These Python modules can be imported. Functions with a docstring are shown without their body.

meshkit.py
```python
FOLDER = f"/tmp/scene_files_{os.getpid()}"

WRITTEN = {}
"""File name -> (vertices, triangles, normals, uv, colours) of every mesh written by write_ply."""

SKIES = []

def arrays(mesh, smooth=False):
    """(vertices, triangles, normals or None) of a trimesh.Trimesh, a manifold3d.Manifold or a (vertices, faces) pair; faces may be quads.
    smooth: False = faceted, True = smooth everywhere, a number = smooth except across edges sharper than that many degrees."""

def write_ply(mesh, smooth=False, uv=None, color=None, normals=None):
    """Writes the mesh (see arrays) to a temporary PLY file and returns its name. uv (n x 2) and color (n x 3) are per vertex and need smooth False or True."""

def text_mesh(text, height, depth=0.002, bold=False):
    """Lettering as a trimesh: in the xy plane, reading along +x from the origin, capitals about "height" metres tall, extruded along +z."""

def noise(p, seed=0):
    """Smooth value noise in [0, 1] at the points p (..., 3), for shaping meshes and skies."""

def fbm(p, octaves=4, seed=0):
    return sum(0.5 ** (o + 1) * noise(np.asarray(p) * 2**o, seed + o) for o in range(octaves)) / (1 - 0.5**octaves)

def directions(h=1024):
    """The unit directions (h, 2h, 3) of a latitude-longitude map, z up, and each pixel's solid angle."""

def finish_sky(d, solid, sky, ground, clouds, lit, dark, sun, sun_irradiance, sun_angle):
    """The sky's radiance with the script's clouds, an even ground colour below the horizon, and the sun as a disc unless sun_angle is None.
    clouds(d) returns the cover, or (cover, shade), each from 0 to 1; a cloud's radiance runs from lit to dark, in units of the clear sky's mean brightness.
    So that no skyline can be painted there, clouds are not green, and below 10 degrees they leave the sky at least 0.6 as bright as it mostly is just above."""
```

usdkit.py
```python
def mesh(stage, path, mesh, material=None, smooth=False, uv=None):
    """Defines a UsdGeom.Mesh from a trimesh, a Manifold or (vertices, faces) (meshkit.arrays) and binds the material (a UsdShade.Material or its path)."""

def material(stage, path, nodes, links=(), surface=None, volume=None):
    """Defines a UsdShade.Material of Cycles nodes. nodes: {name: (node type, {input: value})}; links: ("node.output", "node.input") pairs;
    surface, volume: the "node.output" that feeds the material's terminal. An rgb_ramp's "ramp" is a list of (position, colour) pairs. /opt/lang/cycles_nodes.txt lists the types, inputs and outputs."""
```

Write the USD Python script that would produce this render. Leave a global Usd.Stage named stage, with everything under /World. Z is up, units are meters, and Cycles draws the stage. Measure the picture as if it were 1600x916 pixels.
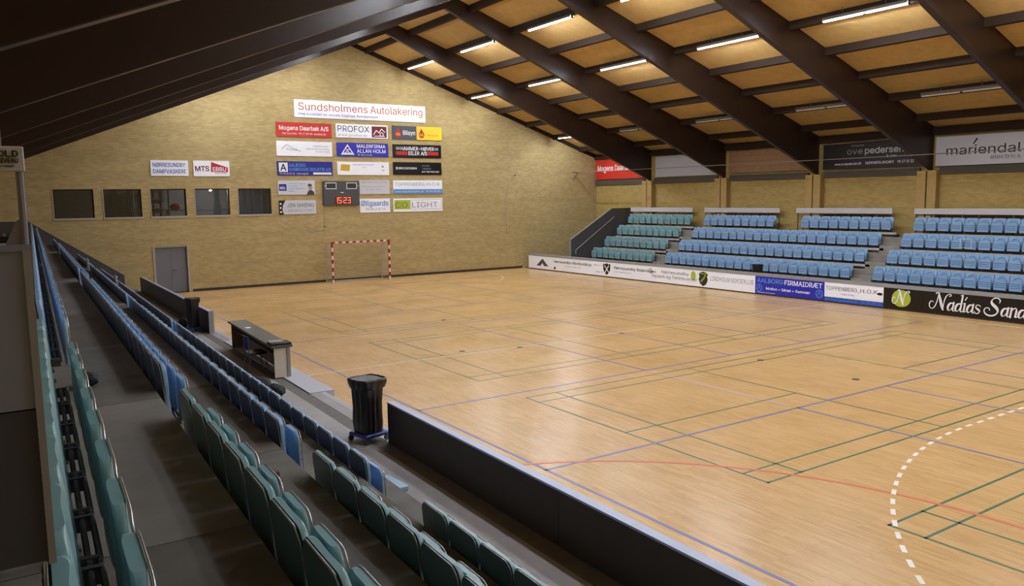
import math, random
import numpy as np, trimesh, usdkit, meshkit
from pxr import Usd, UsdGeom, Gf, Sdf, Vt
from shapely.geometry import Polygon, LineString, Point, box as sbox
from shapely.ops import unary_union
from shapely import affinity

stage = Usd.Stage.CreateInMemory()
UsdGeom.SetStageUpAxis(stage, UsdGeom.Tokens.z)
UsdGeom.SetStageMetersPerUnit(stage, 1.0)
UsdGeom.Xform.Define(stage, '/World')
UsdGeom.Scope.Define(stage, '/World/Looks')
random.seed(7)

# ------------------------------------------------------------------ camera and light levels
CAM = np.array([-9.1231, -7.1515, 4.1112]); YAW, PITCH, ROLL, FPX = 0.5865, 0.1188, -0.0141, 1240.95
EXPOSURE = 0.36
TUBE = 120.0            # radiance of a lit tube
ROOM_GLOW = 130.0         # the office lamp behind the far windows
cy, sy, cp, sp = math.cos(YAW), math.sin(YAW), math.cos(PITCH), math.sin(PITCH)
fw = np.array([sy * cp, cy * cp, -sp]); rt0 = np.array([cy, -sy, 0.0]); up0 = np.cross(rt0, fw)
rt = math.cos(ROLL) * rt0 + math.sin(ROLL) * up0; up = -math.sin(ROLL) * rt0 + math.cos(ROLL) * up0
cam = UsdGeom.Camera.Define(stage, '/World/camera')
cam.CreateHorizontalApertureAttr(36.0); cam.CreateVerticalApertureAttr(36.0 * 916 / 1600)
cam.CreateFocalLengthAttr(FPX / 1600 * 36.0); cam.CreateClippingRangeAttr(Gf.Vec2f(0.05, 200))
cam.CreateExposureAttr(EXPOSURE)
M = Gf.Matrix4d(*rt, 0, *up, 0, *(-fw), 0, *CAM, 1)
cam.AddTransformOp().Set(M)

# ------------------------------------------------------------------ helpers
def lin(h):
    h = h.lstrip('#'); c = [int(h[i:i + 2], 16) / 255 for i in (0, 2, 4)]
    return tuple(x / 12.92 if x <= 0.04045 else ((x + 0.055) / 1.055) ** 2.4 for x in c)

MATS = {}
def mat(name, col, rough=0.5, metal=0.0, spec=0.5, var=0.0, vscale=6.0, coat=0.0):
    if name in MATS: return MATS[name]
    c = lin(col) if isinstance(col, str) else col
    nodes = {'p': ('principled_bsdf', dict(base_color=c, roughness=rough, metallic=metal, specular_ior_level=spec, coat_weight=coat))}
    links = []
    if var > 0:
        nodes['g'] = ('geometry', {})
        nodes['n'] = ('noise_texture', dict(scale=vscale, detail=5.0, roughness=0.6))
        nodes['r'] = ('rgb_ramp', {'ramp': [(0.25, tuple(x * (1 - var) for x in c)), (0.75, tuple(min(1, x * (1 + var)) for x in c))]})
        links = [('g.position', 'n.vector'), ('n.fac', 'r.fac'), ('r.color', 'p.base_color')]
    MATS[name] = usdkit.material(stage, '/World/Looks/' + name, nodes, links, surface='p.BSDF')
    return MATS[name]

def emit(name, col, s):
    if name not in MATS:
        MATS[name] = usdkit.material(stage, '/World/Looks/' + name, {'e': ('emission', dict(color=col, strength=s))}, [], surface='e.emission')
    return MATS[name]

USED = {}
def path_for(parent, name):
    base = parent + '/' + name
    k = USED.get(base, -1) + 1; USED[base] = k
    return base if k == 0 else f'{base}_{k:03d}'

def tag(prim, label=None, cat=None, group=None, kind=None):
    p = prim.GetPrim() if hasattr(prim, 'GetPrim') else prim
    for k, v in (('label', label), ('category', cat), ('group', group), ('kind', kind)):
        if v: p.SetCustomDataByKey(k, v)
    return p

def pth(parent):
    if parent is None: return '/World'
    return str(parent.GetPath()) if hasattr(parent, 'GetPath') else str(parent)

def obj(name, mesh, m, parent=None, smooth=False, label=None, cat=None, group=None, kind=None):
    if isinstance(mesh, MB): mesh = mesh.get()
    u = usdkit.mesh(stage, path_for(pth(parent), name), mesh, m, smooth=smooth)
    tag(u, label, cat, group, kind)
    return u.GetPrim()

def thing(name, label, cat, loc=(0, 0, 0), rz=0.0, group=None, kind=None):
    x = UsdGeom.Xform.Define(stage, path_for('/World', name))
    x.AddTranslateOp().Set(Gf.Vec3d(*map(float, loc)))
    if rz: x.AddRotateZOp().Set(float(rz))
    return tag(x, label, cat, group, kind)

def copy_of(proto, name, label, cat, loc, rz=0.0, group=None):
    x = UsdGeom.Xform.Define(stage, path_for('/World', name))
    x.AddTranslateOp().Set(Gf.Vec3d(*map(float, loc)))
    if rz: x.AddRotateZOp().Set(float(rz))
    p = tag(x, label, cat, group)
    p.GetReferences().AddInternalReference(proto.GetPath()); p.SetInstanceable(True)
    return p

class MB:
    def __init__(s): s.v, s.f, s.n = [], [], 0
    def add(s, v, f):
        v = np.asarray(v, float); f = np.asarray(f, int)
        if f.shape[1] == 4: f = np.vstack([f[:, [0, 1, 2]], f[:, [0, 2, 3]]])
        s.v.append(v); s.f.append(f + s.n); s.n += len(v); return s
    def tm(s, t): return s.add(t.vertices, t.faces)
    def box(s, x0, x1, y0, y1, z0, z1):
        x0, x1 = sorted((x0, x1)); y0, y1 = sorted((y0, y1)); z0, z1 = sorted((z0, z1))
        v = [(x, y, z) for z in (z0, z1) for y in (y0, y1) for x in (x0, x1)]
        return s.hexa(v)
    def hexa(s, v):   # order: x fastest, then y, then z
        return s.add(v, [(0, 2, 3, 1), (4, 5, 7, 6), (0, 1, 5, 4), (2, 6, 7, 3), (0, 4, 6, 2), (1, 3, 7, 5)])
    def cbox(s, x0, x1, y0, y1, z0, z1, c=0.01):
        import manifold3d as m3
        x0, x1 = sorted((x0, x1)); y0, y1 = sorted((y0, y1)); z0, z1 = sorted((z0, z1))
        pts = []
        for X, sx in ((x0, 1), (x1, -1)):
            for Y, sy_ in ((y0, 1), (y1, -1)):
                for Z, sz in ((z0, 1), (z1, -1)):
                    pts += [(X + sx * c, Y + sy_ * c, Z), (X + sx * c, Y, Z + sz * c), (X, Y + sy_ * c, Z + sz * c)]
        h = trimesh.convex.convex_hull(np.array(pts)); return s.tm(h)
    def tube(s, pts, r, n=8, closed=False):
        P = np.asarray(pts, float); N = len(P); rings = []
        for i in range(N):
            a = P[(i - 1) % N] if (closed or i > 0) else P[i]; b = P[(i + 1) % N] if (closed or i < N - 1) else P[i]
            t = b - a; t /= np.linalg.norm(t)
            ref = np.array([0, 0, 1.0]) if abs(t[2]) < 0.9 else np.array([1.0, 0, 0])
            u = np.cross(t, ref); u /= np.linalg.norm(u); w = np.cross(t, u)
            if rings:
                # keep the frame from flipping
                if u @ pu < 0: u = -u; w = -w
            pu = u
            an = np.arange(n) * 2 * np.pi / n
            rr = r[i] if np.ndim(r) else r
            rings.append(P[i] + rr * (np.cos(an)[:, None] * u + np.sin(an)[:, None] * w))
        v = np.vstack(rings); f = []
        for i in range(N if closed else N - 1):
            j = (i + 1) % N
            for k in range(n): f.append((i * n + k, i * n + (k + 1) % n, j * n + (k + 1) % n, j * n + k))
        s.add(v, f)
        if not closed:
            s.add(rings[0], [(0, k + 1, k) for k in range(1, n - 1)] if False else [(0, k, k + 1) for k in range(1, n - 1)])
            s.add(rings[-1], [(0, k, k + 1) for k in range(1, n - 1)])
        return s
    def bar(s, a, b, w, h=None): # square section bar
        h = h or w; a = np.array(a, float); b = np.array(b, float); t = b - a; t /= np.linalg.norm(t)
        ref = np.array([0, 0, 1.0]) if abs(t[2]) < 0.95 else np.array([1.0, 0, 0])
        u = np.cross(t, ref); u /= np.linalg.norm(u); q = np.cross(u, t)
        v = [p + u * dx * w / 2 + q * dz * h / 2 for p in (a, b) for dz in (-1, 1) for dx in (-1, 1)]
        return s.add(v, [(0, 2, 3, 1), (4, 5, 7, 6), (0, 1, 5, 4), (2, 6, 7, 3), (0, 4, 6, 2), (1, 3, 7, 5)])
    def loft(s, sections):
        n = len(sections[0]); v = np.vstack(sections); f = []
        for i in range(len(sections) - 1):
            for k in range(n): f.append((i * n + k, i * n + (k + 1) % n, (i + 1) * n + (k + 1) % n, (i + 1) * n + k))
        s.add(v, f)
        for sec in (sections[0], sections[-1]):
            c = np.mean(sec, 0); s.add(np.vstack([sec, c]), [(k, (k + 1) % n, n) for k in range(n)])
        return s
    def prism(s, poly, d, origin, u, v, n):   # shapely polygon in (u,v), extruded d along n
        origin, u, v, n = (np.asarray(a, float) for a in (origin, u, v, n))
        for g in getattr(poly, 'geoms', [poly]):
            if g.is_empty or g.area < 1e-9: continue
            t = trimesh.creation.extrude_polygon(g, d, engine='earcut')
            p = t.vertices; s.add(origin + p[:, :1] * u + p[:, 1:2] * v + p[:, 2:3] * n, t.faces)
        return s
    def get(s):
        t = trimesh.Trimesh(np.vstack(s.v), np.vstack(s.f), process=False)
        try: trimesh.repair.fix_normals(t, multibody=True) if len(t.faces) < 3000 else None
        except Exception: pass
        return t

# ------------------------------------------------------------------ materials
def brick_mat(name, axis, c1, c2, mortar, bw=0.24, rh=0.075, streak=0.09):
    nodes = {'g': ('geometry', {}), 's': ('separate_xyz', {}), 'c': ('combine_xyz', {}),
             'b': ('brick_texture', dict(scale=1.0, brick_width=bw, row_height=rh, mortar_size=0.006, mortar_smooth=0.3, color1=c1, color2=c2, mortar=mortar, bias=0.0)),
             'm': ('mapping', dict(scale=(0.35, 0.35, 2.6))), 'n': ('noise_texture', dict(scale=1.1, detail=4.0, roughness=0.6)),
             'r': ('rgb_ramp', {'ramp': [(0.3, (1 - streak,) * 3), (0.7, (1 + streak * 0.5,) * 3)]}),
             'x': ('mix', dict(mix_type='multiply', fac=1.0)), 'p': ('principled_bsdf', dict(roughness=0.75, specular_ior_level=0.3)),
             'bp': ('bump', dict(strength=0.4, distance=0.01))}
    links = [('g.position', 's.vector'), ('s.' + axis, 'c.x'), ('s.z', 'c.y'), ('c.vector', 'b.vector'), ('g.position', 'm.vector'), ('m.vector', 'n.vector'),
             ('n.fac', 'r.fac'), ('b.color', 'x.color1'), ('r.color', 'x.color2'), ('x.color', 'p.base_color'), ('b.fac', 'bp.height'), ('bp.normal', 'p.normal')]
    MATS[name] = usdkit.material(stage, '/World/Looks/' + name, nodes, links, surface='p.BSDF'); return MATS[name]

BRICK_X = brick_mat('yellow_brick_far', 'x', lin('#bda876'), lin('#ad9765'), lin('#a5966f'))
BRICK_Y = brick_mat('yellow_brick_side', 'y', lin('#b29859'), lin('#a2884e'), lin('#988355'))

def floor_mat():
    nodes = {'g': ('geometry', {}), 's': ('separate_xyz', {}), 'c': ('combine_xyz', {}),
             'b': ('brick_texture', dict(scale=1.0, offset=0.37, offset_frequency=3, brick_width=0.55, row_height=0.05, mortar_size=0.0008, mortar_smooth=0.2,
                                         color1=lin('#d2ad76'), color2=lin('#c6a067'), mortar=lin('#8a6238'), bias=0.0)),
             'm': ('mapping', dict(scale=(20.0, 1.3, 1.0))), 'n': ('noise_texture', dict(scale=1.6, detail=5.0, roughness=0.65)),
             'r': ('rgb_ramp', {'ramp': [(0.28, (0.80, 0.77, 0.72)), (0.5, (1.0, 1.0, 1.0)), (0.75, (1.10, 1.08, 1.05))]}),
             'x': ('mix', dict(mix_type='multiply', fac=1.0)),
             'm2': ('mapping', dict(scale=(0.5, 0.5, 0.5))), 'n2': ('noise_texture', dict(scale=1.0, detail=3.0)),
             'rr': ('map_range', dict(from_min=0.3, from_max=0.7, to_min=0.24, to_max=0.34)),
             'p': ('principled_bsdf', dict(specular_ior_level=0.3, roughness=0.3))}
    links = [('g.position', 's.vector'), ('s.y', 'c.x'), ('s.x', 'c.y'), ('c.vector', 'b.vector'), ('g.position', 'm.vector'), ('m.vector', 'n.vector'), ('n.fac', 'r.fac'),
             ('b.color', 'x.color1'), ('r.color', 'x.color2'), ('x.color', 'p.base_color'), ('g.position', 'm2.vector'), ('m2.vector', 'n2.vector'), ('n2.fac', 'rr.value'), ('rr.result', 'p.roughness')]
    return usdkit.material(stage, '/World/Looks/parquet', nodes, links, surface='p.BSDF')
FLOOR = floor_mat()

def panel_mat():
    c = lin('#cfae70')
    nodes = {'g': ('geometry', {}), 'n': ('noise_texture', dict(scale=3.0, detail=6.0, roughness=0.7)), 'o': ('object_info', {}),
             'r': ('rgb_ramp', {'ramp': [(0.3, tuple(x * 0.88 for x in c)), (0.7, tuple(x * 1.1 for x in c))]}),
             'mr': ('map_range', dict(from_min=0.0, from_max=1.0, to_min=0.9, to_max=1.08)), 'h': ('hsv', {}), 'p': ('principled_bsdf', dict(roughness=0.8, specular_ior_level=0.2))}
    links = [('g.position', 'n.vector'), ('n.fac', 'r.fac'), ('r.color', 'h.color'), ('o.random', 'mr.value'), ('mr.result', 'h.value'), ('h.color', 'p.base_color')]
    return usdkit.material(stage, '/World/Looks/ceiling_board', nodes, links, surface='p.BSDF')
PANEL = panel_mat()

BEAM = mat('brown_glulam', '#2f2019', 0.38, spec=0.5, var=0.18, vscale=3)
PURLIN = mat('dark_purlin', '#34271d', 0.7, spec=0.25)
DECK = mat('dark_deck', '#2a2018', 0.8)
CONC = mat('grey_concrete', '#686661', 0.85, spec=0.3, var=0.22, vscale=2.5)
CONC2 = mat('pale_concrete', '#726f69', 0.85, spec=0.3, var=0.2, vscale=2.2)
CONC3 = mat('brown_concrete', '#625d55', 0.85, spec=0.3, var=0.22, vscale=2.8)
RISER = mat('riser_concrete', '#6a665f', 0.85, var=0.15)
FARCONC = mat('far_stand_concrete', '#8a847a', 0.85, var=0.2, vscale=3)
WALK = mat('walkway_concrete', '#a3a1a1', 0.8, spec=0.35, var=0.14, vscale=1.5)
DRAIN = mat('drain_strip', '#6d6b68', 0.8, var=0.2)
NOSE = mat('nosing_aluminium', '#b9b6b4', 0.45, metal=0.3)
BOARD_DK = mat('dark_board', '#3c342d', 0.55, var=0.12, vscale=4)
CAP = mat('board_cap', '#aab4cc', 0.4, metal=0.15)
GREYCAP = mat('grey_cap', '#8f9092', 0.5)
DARKPANEL = mat('dark_grey_panel', '#4f4c4b', 0.6, var=0.1)
TEAL = mat('teal_plastic', '#7aa1a6', 0.33, spec=0.5)
BLUE = mat('blue_plastic', '#84a8cd', 0.33, spec=0.5)
TEAL_R = mat('teal_rear_plate', '#4c6365', 0.4)
BLUE_R = mat('blue_rear_plate', '#4d5a72', 0.4)
CHROME = mat('chrome', '#b9b9bd', 0.28, metal=0.9)
STEEL = mat('grey_steel', '#5b5a5c', 0.45, metal=0.5)
BLACK = mat('black', '#0d0d0f', 0.45)
WHITE = mat('white_sheet', '#f2f4fc', 0.45)
OFFW = mat('off_white_sheet', '#c9cad2', 0.55)
GREYDOOR = mat('grey_door', '#6f7078', 0.5)
FRAMEW = mat('pale_frame', '#a99f8e', 0.55)

# ------------------------------------------------------------------ the hall's measures
XL, XR, YN, YF = -9.55, 23.15, -10.6, 31.7
XM, ZR, SL = 6.8, 12.19, 0.336
def roof(x): return ZR - SL * abs(x - XM)
BEAM_Y = [26.75, 21.25, 15.75, 10.45, 5.15, -0.1, -5.4]     # faces towards the camera
BW = 0.2

# ------------------------------------------------------------------ walls
far = thing('wall_far', 'yellow brick gable wall behind the goal, carrying the sponsor signs', 'wall', kind='structure')
gable = Polygon([(XL, 0), (XR, 0), (XR, roof(XR)), (XM, ZR), (XL, roof(XL))])
WIN = [(-6.52, -4.98), (-4.61, -3.08), (-2.71, -1.19), (-0.81, 0.75), (1.14, 2.72)]
WZ0, WZ1 = 3.49, 4.75
DOOR = (-2.75, -1.24, 2.18)
holes = [sbox(a, WZ0, b, WZ1) for a, b in WIN] + [sbox(DOOR[0], -1, DOOR[1], DOOR[2])]
g2 = gable.difference(unary_union(holes))
obj('brickwork', MB().prism(g2, 0.3, (0, YF + 0.3, 0), (1, 0, 0), (0, 0, 1), (0, -1, 0)), BRICK_X, far)
obj('baseboard_strip', MB().box(DOOR[1] + 0.1, 17.45, YF - 0.03, YF, 0, 0.12), mat('dark_skirting', '#3a2b22', 0.6), far)
near = thing('wall_near', 'yellow brick gable wall behind the viewpoint', 'wall', kind='structure')
obj('brickwork', MB().prism(gable, 0.3, (0, YN, 0), (1, 0, 0), (0, 0, 1), (0, -1, 0)), BRICK_X, near)
left = thing('wall_left', 'yellow brick long wall behind the near stand', 'wall', kind='structure')
obj('brickwork', MB().box(XL - 0.3, XL, YN, YF, 0, roof(XL)), BRICK_Y, left)
right = thing('wall_right', 'yellow brick long wall behind the far stand, with paired piers', 'wall', kind='structure')
obj('brickwork', MB().box(XR, XR + 0.3, YN, YF, 0, roof(XR)), BRICK_Y, right)
PIER = mat('pale_pier_brick', '#a98a52', 0.75, var=0.12, vscale=9)
for y in BEAM_Y:
    c = y + 0.1
    obj('pier_groove', MB().box(XR - 0.24, XR, c - 0.03, c + 0.03, 0, 4.98), mat('dark_groove', '#2c241b', 0.8), right)
    for a, b in ((c + 0.03, c + 0.40), (c - 0.40, c - 0.03)):
        obj('pier', MB().box(XR - 0.3, XR, a, b, 0, 4.98), PIER, right)
BANDM = mat('grey_band', '#4c463e', 0.7)
ys = [YF] + BEAM_Y
for k in range(len(BEAM_Y)):
    y1 = ys[k] - (0.0 if k == 0 else 0.30); y0 = BEAM_Y[k] + 0.5
    obj('ledge', MB().box(XR - 0.1, XR, y0, y1, 4.84, 5.12), BANDM, right)

obj('wall_plate', MB().box(XR - 0.16, XR, YN, YF, 6.40, roof(XR)), PURLIN, right)
# windows of the far wall, with the office behind
for i, (a, b) in enumerate(WIN):
    w = thing(f'window_{i + 1}', f'interior window in the far brick wall, {["first", "second", "third", "fourth", "fifth"][i]} from the left', 'window', kind='structure')
    f = MB(); t = 0.05
    for (x0, x1, z0, z1) in ((a, b, WZ1 - t, WZ1), (a, a + t, WZ0 + t, WZ1 - t), (b - t, b, WZ0 + t, WZ1 - t)):
        f.box(x0, x1, YF + 0.12, YF + 0.2, z0, z1)
    obj('window_frame', f, mat('dark_frame', '#3a322a', 0.6), w)
    obj('window_sill', MB().box(a - 0.03, b + 0.03, YF - 0.03, YF + 0.2, WZ0 - 0.06, WZ0 + 0.03), FRAMEW, w)
    obj('reveal', MB().box(a - 0.03, a + 0.015, YF - 0.015, YF + 0.12, WZ0, WZ1), FRAMEW, w)
    if 'pane' not in MATS:
        MATS['pane'] = usdkit.material(stage, '/World/Looks/window_glass', {'t': ('transparent_bsdf', dict(color=(0.8, 0.81, 0.83))), 'g': ('glossy_bsdf', dict(color=(0.9, 0.9, 0.9), roughness=0.02)),
                                       'f': ('fresnel', dict(IOR=1.5)), 'm': ('mix_closure', {})}, [('f.fac', 'm.fac'), ('t.BSDF', 'm.closure1'), ('g.BSDF', 'm.closure2')], surface='m.closure')
    obj('pane', MB().box(a + t, b - t, YF + 0.155, YF + 0.165, WZ0 + 0.03, WZ1 - t), MATS['pane'], w)
OFF = mat('office_wall', '#6d6e74', 0.8, var=0.1)
for nm, lb, bx_ in (('wall_back', 'dim grey back wall of the office seen through the far windows', (-7.5, 3.5, 35.0, 35.1, 2.9, 5.6)),
                    ('wall_side', 'dim left side wall of the office behind the far windows', (-7.6, -7.5, YF + 0.3, 35.1, 2.9, 5.6)),
                    ('wall_side', 'dim right side wall of the office behind the far windows', (3.5, 3.6, YF + 0.3, 35.1, 2.9, 5.6)),
                    ('floor_office', 'floor slab of the office behind the far windows', (-7.6, 3.6, YF + 0.3, 35.1, 2.8, 2.9)),
                    ('ceiling_office', 'ceiling slab of the office behind the far windows', (-7.6, 3.6, YF + 0.3, 35.1, 5.6, 5.7))):
    obj(nm, MB().box(*bx_), OFF, label=lb, cat='office shell', kind='structure')

def curtain(name, label, x0, x1, m, cone=0.0):
    v = []; n = int((x1 - x0) / 0.03) + 2
    xs = np.linspace(x0, x1, n); mid = (x0 + x1) / 2
    mb = MB(); secs = []
    for z, k in ((2.9, 1.0), (3.9, 1 - cone * 0.4), (4.4, 1 - cone * 0.75), (5.1, 1 - cone * 0.9)):
        ring = [(mid + (x - mid) * k, YF + 0.55 + 0.035 * math.sin(i * 1.9), z) for i, x in enumerate(xs)]
        ring += [(mid + (x - mid) * k, YF + 0.565 + 0.035 * math.sin(i * 1.9), z) for i, x in reversed(list(enumerate(xs)))]
        secs.append(np.array(ring))
    mb.loft(secs); return obj(name, mb, m, label=label, cat='curtain', smooth=50)
CURT = mat('pale_blue_curtain', '#8fa0b4', 0.8); CURT2 = mat('dim_curtain', '#5d646c', 0.8)
curtain('curtain', 'pale blue curtain hanging in the left half of the fifth far window', 1.25, 1.85, CURT)
curtain('curtain', 'pale curtain at the right side of the fifth far window', 1.98, 2.45, CURT)
curtain('curtain', 'gathered pale blue curtain tied narrow inside the fourth far window', 0.05, 0.55, CURT, 0.75)
curtain('curtain', 'dim grey curtain at the right edge of the second far window', -3.62, -3.3, CURT2)
sh = thing('shelf_unit', 'dim shelf unit with boxes behind the third far window', 'shelf', (-2.3, 34.6, 2.9))
fr = MB()
for z in (0.02, 0.5, 0.95, 1.4, 1.85): fr.box(-0.9, 0.9, -0.18, 0.18, z, z + 0.03)
for x in (-0.9, 0.87): fr.box(x, x + 0.03, -0.18, 0.18, 0, 1.9)
obj('shelf_frame', fr, mat('shelf_grey', '#6b6862', 0.7), sh)
for k in range(14):
    bx = -0.8 + (k % 5) * 0.33; bz = 0.53 + (k // 5) * 0.45
    obj('file_box', MB().cbox(bx, bx + 0.24, -0.14, 0.12, bz, bz + 0.2 + 0.1 * random.random(), 0.008), mat(f'box_tone_{k % 3}', ['#70767c', '#6a5f55', '#7a7a80'][k % 3], 0.7), sh)
ob = MB(); ob.loft([np.array([(-1.5 + r * math.cos(t) * 1.1, YF + 0.9 + r * 0.7 * math.sin(t), z) for t in np.arange(16) * math.pi / 8]) for r, z in ((0.03, 3.79), (0.2, 3.82), (0.24, 3.95), (0.16, 4.06), (0.03, 4.1))])
obj('red_sign_lamp', ob, mat('red_shade', '#8e1c22', 0.5), label='small red rounded shade seen in the third far window', cat='lamp shade', smooth=60)
tb = MB(); tb.box(-1.9, 1.1, YF + 0.7, YF + 1.3, 3.74, 3.79)
for x in (-1.85, 1.0):
    for y in (YF + 0.72, YF + 1.24): tb.box(x, x + 0.05, y, y + 0.05, 2.9, 3.74)
obj('office_table', tb, mat('table_grey', '#4b4844', 0.6), label='dim long table behind the third and fourth far windows', cat='table')
lamp = thing('ceiling_lamp', 'tiny bright lamp glowing at the top of the fourth far window', 'lamp', (0.2, YF + 1.3, 4.72))
obj('shade', MB().tube([(0, 0, 0.0), (0, 0, 0.1)], [0.09, 0.05], 12), STEEL, lamp)
obj('bulb', MB().tube([(0, 0, -0.06), (0, 0, -0.03), (0, 0, 0.0)], [0.03, 0.055, 0.04], 12), emit('office_bulb', (1, 0.97, 0.9), ROOM_GLOW * 8), lamp)
obj('rod', MB().bar((0, 0, 0.1), (0, 0, 0.88), 0.015), STEEL, lamp)

# the double door
d = thing('door_1', 'grey double door in the far wall beside the near stand', 'door', kind='structure')
fr = MB(); fr.box(DOOR[0] - 0.02, DOOR[0] + 0.07, YF - 0.03, YF + 0.2, 0, DOOR[2]); fr.box(DOOR[1] - 0.07, DOOR[1] + 0.02, YF - 0.03, YF + 0.2, 0, DOOR[2]); fr.box(DOOR[0] + 0.07, DOOR[1] - 0.07, YF + 0.02, YF + 0.2, DOOR[2] - 0.08, DOOR[2])
obj('door_frame', fr, FRAMEW, d)
mid = (DOOR[0] + DOOR[1]) / 2
obj('door_leaf', MB().box(DOOR[0] + 0.07, mid - 0.004, YF + 0.1, YF + 0.15, 0.02, DOOR[2] - 0.08), GREYDOOR, d)
obj('door_leaf', MB().box(mid + 0.004, DOOR[1] - 0.07, YF + 0.1, YF + 0.15, 0.02, DOOR[2] - 0.08), GREYDOOR, d)
obj('door_handle', MB().tube([(mid + 0.08, YF + 0.1, 1.05), (mid + 0.08, YF + 0.04, 1.05), (mid + 0.2, YF + 0.04, 1.05)], 0.012, 8), STEEL, d)

# ------------------------------------------------------------------ floor and its markings
fl = thing('floor', 'glossy pale wood sports floor with painted court lines', 'floor', kind='structure')
obj('wood_surface', MB().box(-3.74, 17.55, YN, YF, -0.1, 0.0), FLOOR, fl)
obj('sub_floor', MB().box(XL, XR, YN, YF, -0.3, -0.1), RISER, fl)
GREEN = mat('green_line', '#3d6b4c', 0.35); BLUEL = mat('blue_line', '#6d72a6', 0.35); REDL = mat('red_line', '#d2724a', 0.35); WHITEL = mat('white_line', '#e4d5bd', 0.35); WHITED = mat('white_dash', '#efe8dc', 0.35)
LAV = mat('worn_lavender_tape', '#bd9f86', 0.4)
TH = [0.0015]
def line(mb, x0, y0, x1, y1, w):
    d_ = np.array([x1 - x0, y1 - y0], float); L = np.linalg.norm(d_); d_ /= L; n = np.array([-d_[1], d_[0]]) * w / 2; e = d_ * w / 2
    a, b = np.array([x0, y0]) - e, np.array([x1, y1]) + e; z = TH[0]
    v = [(*(a - n), 0), (*(b - n), 0), (*(a + n), 0), (*(b + n), 0), (*(a - n), z), (*(b - n), z), (*(a + n), z), (*(b + n), z)]
    mb.hexa(v)
def arc(mb, cx, cy_, r, a0, a1, w, n=40, clip=None):      # one continuous ribbon
    an = [t for t in np.linspace(a0, a1, n + 1) if clip is None or clip(cx + r * math.cos(t), cy_ + r * math.sin(t))]
    v = []; z = TH[0]
    for t in an:
        for rr in (r - w / 2, r + w / 2):
            for zz in (0.0, z): v.append((cx + rr * math.cos(t), cy_ + rr * math.sin(t), zz))
    f = []
    for i in range(len(an) - 1):
        p, q = 4 * i, 4 * i + 4
        f += [(p + 1, p + 3, q + 3, q + 1), (p, p + 1, q + 1, q), (p + 2, q + 2, q + 3, p + 3)]
    mb.add(v, f)
for k, y0 in enumerate((-7.94, 0.0, 8.0, 16.0)):
    TH[0] = 0.0015; mb = MB(); w = 0.04; X = 13.4; Y = 6.1
    for x in (0, 0.76, 4.72, 8.68, X - 0.76, X): line(mb, x, y0, x, y0 + Y, w)
    for y in (0, 0.46, Y - 0.46, Y): line(mb, 0, y0 + y, X, y0 + y, w)
    line(mb, 0, y0 + Y / 2, 4.72, y0 + Y / 2, w); line(mb, 8.68, y0 + Y / 2, X, y0 + Y / 2, w)
    obj('green_court_line', mb, GREEN, fl)
for (y0, y1) in ((-6.7, 2.3), (6.55, 15.55), (19.5, 28.5)):
    TH[0] = 0.0025; mb = MB(); w = 0.055
    for x in (-2.26, 3.77, 6.77, 9.77, 15.77): line(mb, x, y0, x, y1, w)
    for y in (y0, y1): line(mb, -2.26, y, 15.77, y, w)
    obj('blue_court_line', mb, BLUEL, fl)
TH[0] = 0.0025; mb = MB()
for y0, y1 in ((2.3, 6.55), (15.55, 19.5)): line(mb, -2.26, y0, -2.26, y1, 0.055)
obj('blue_edge_line', mb, BLUEL, fl)
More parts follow.
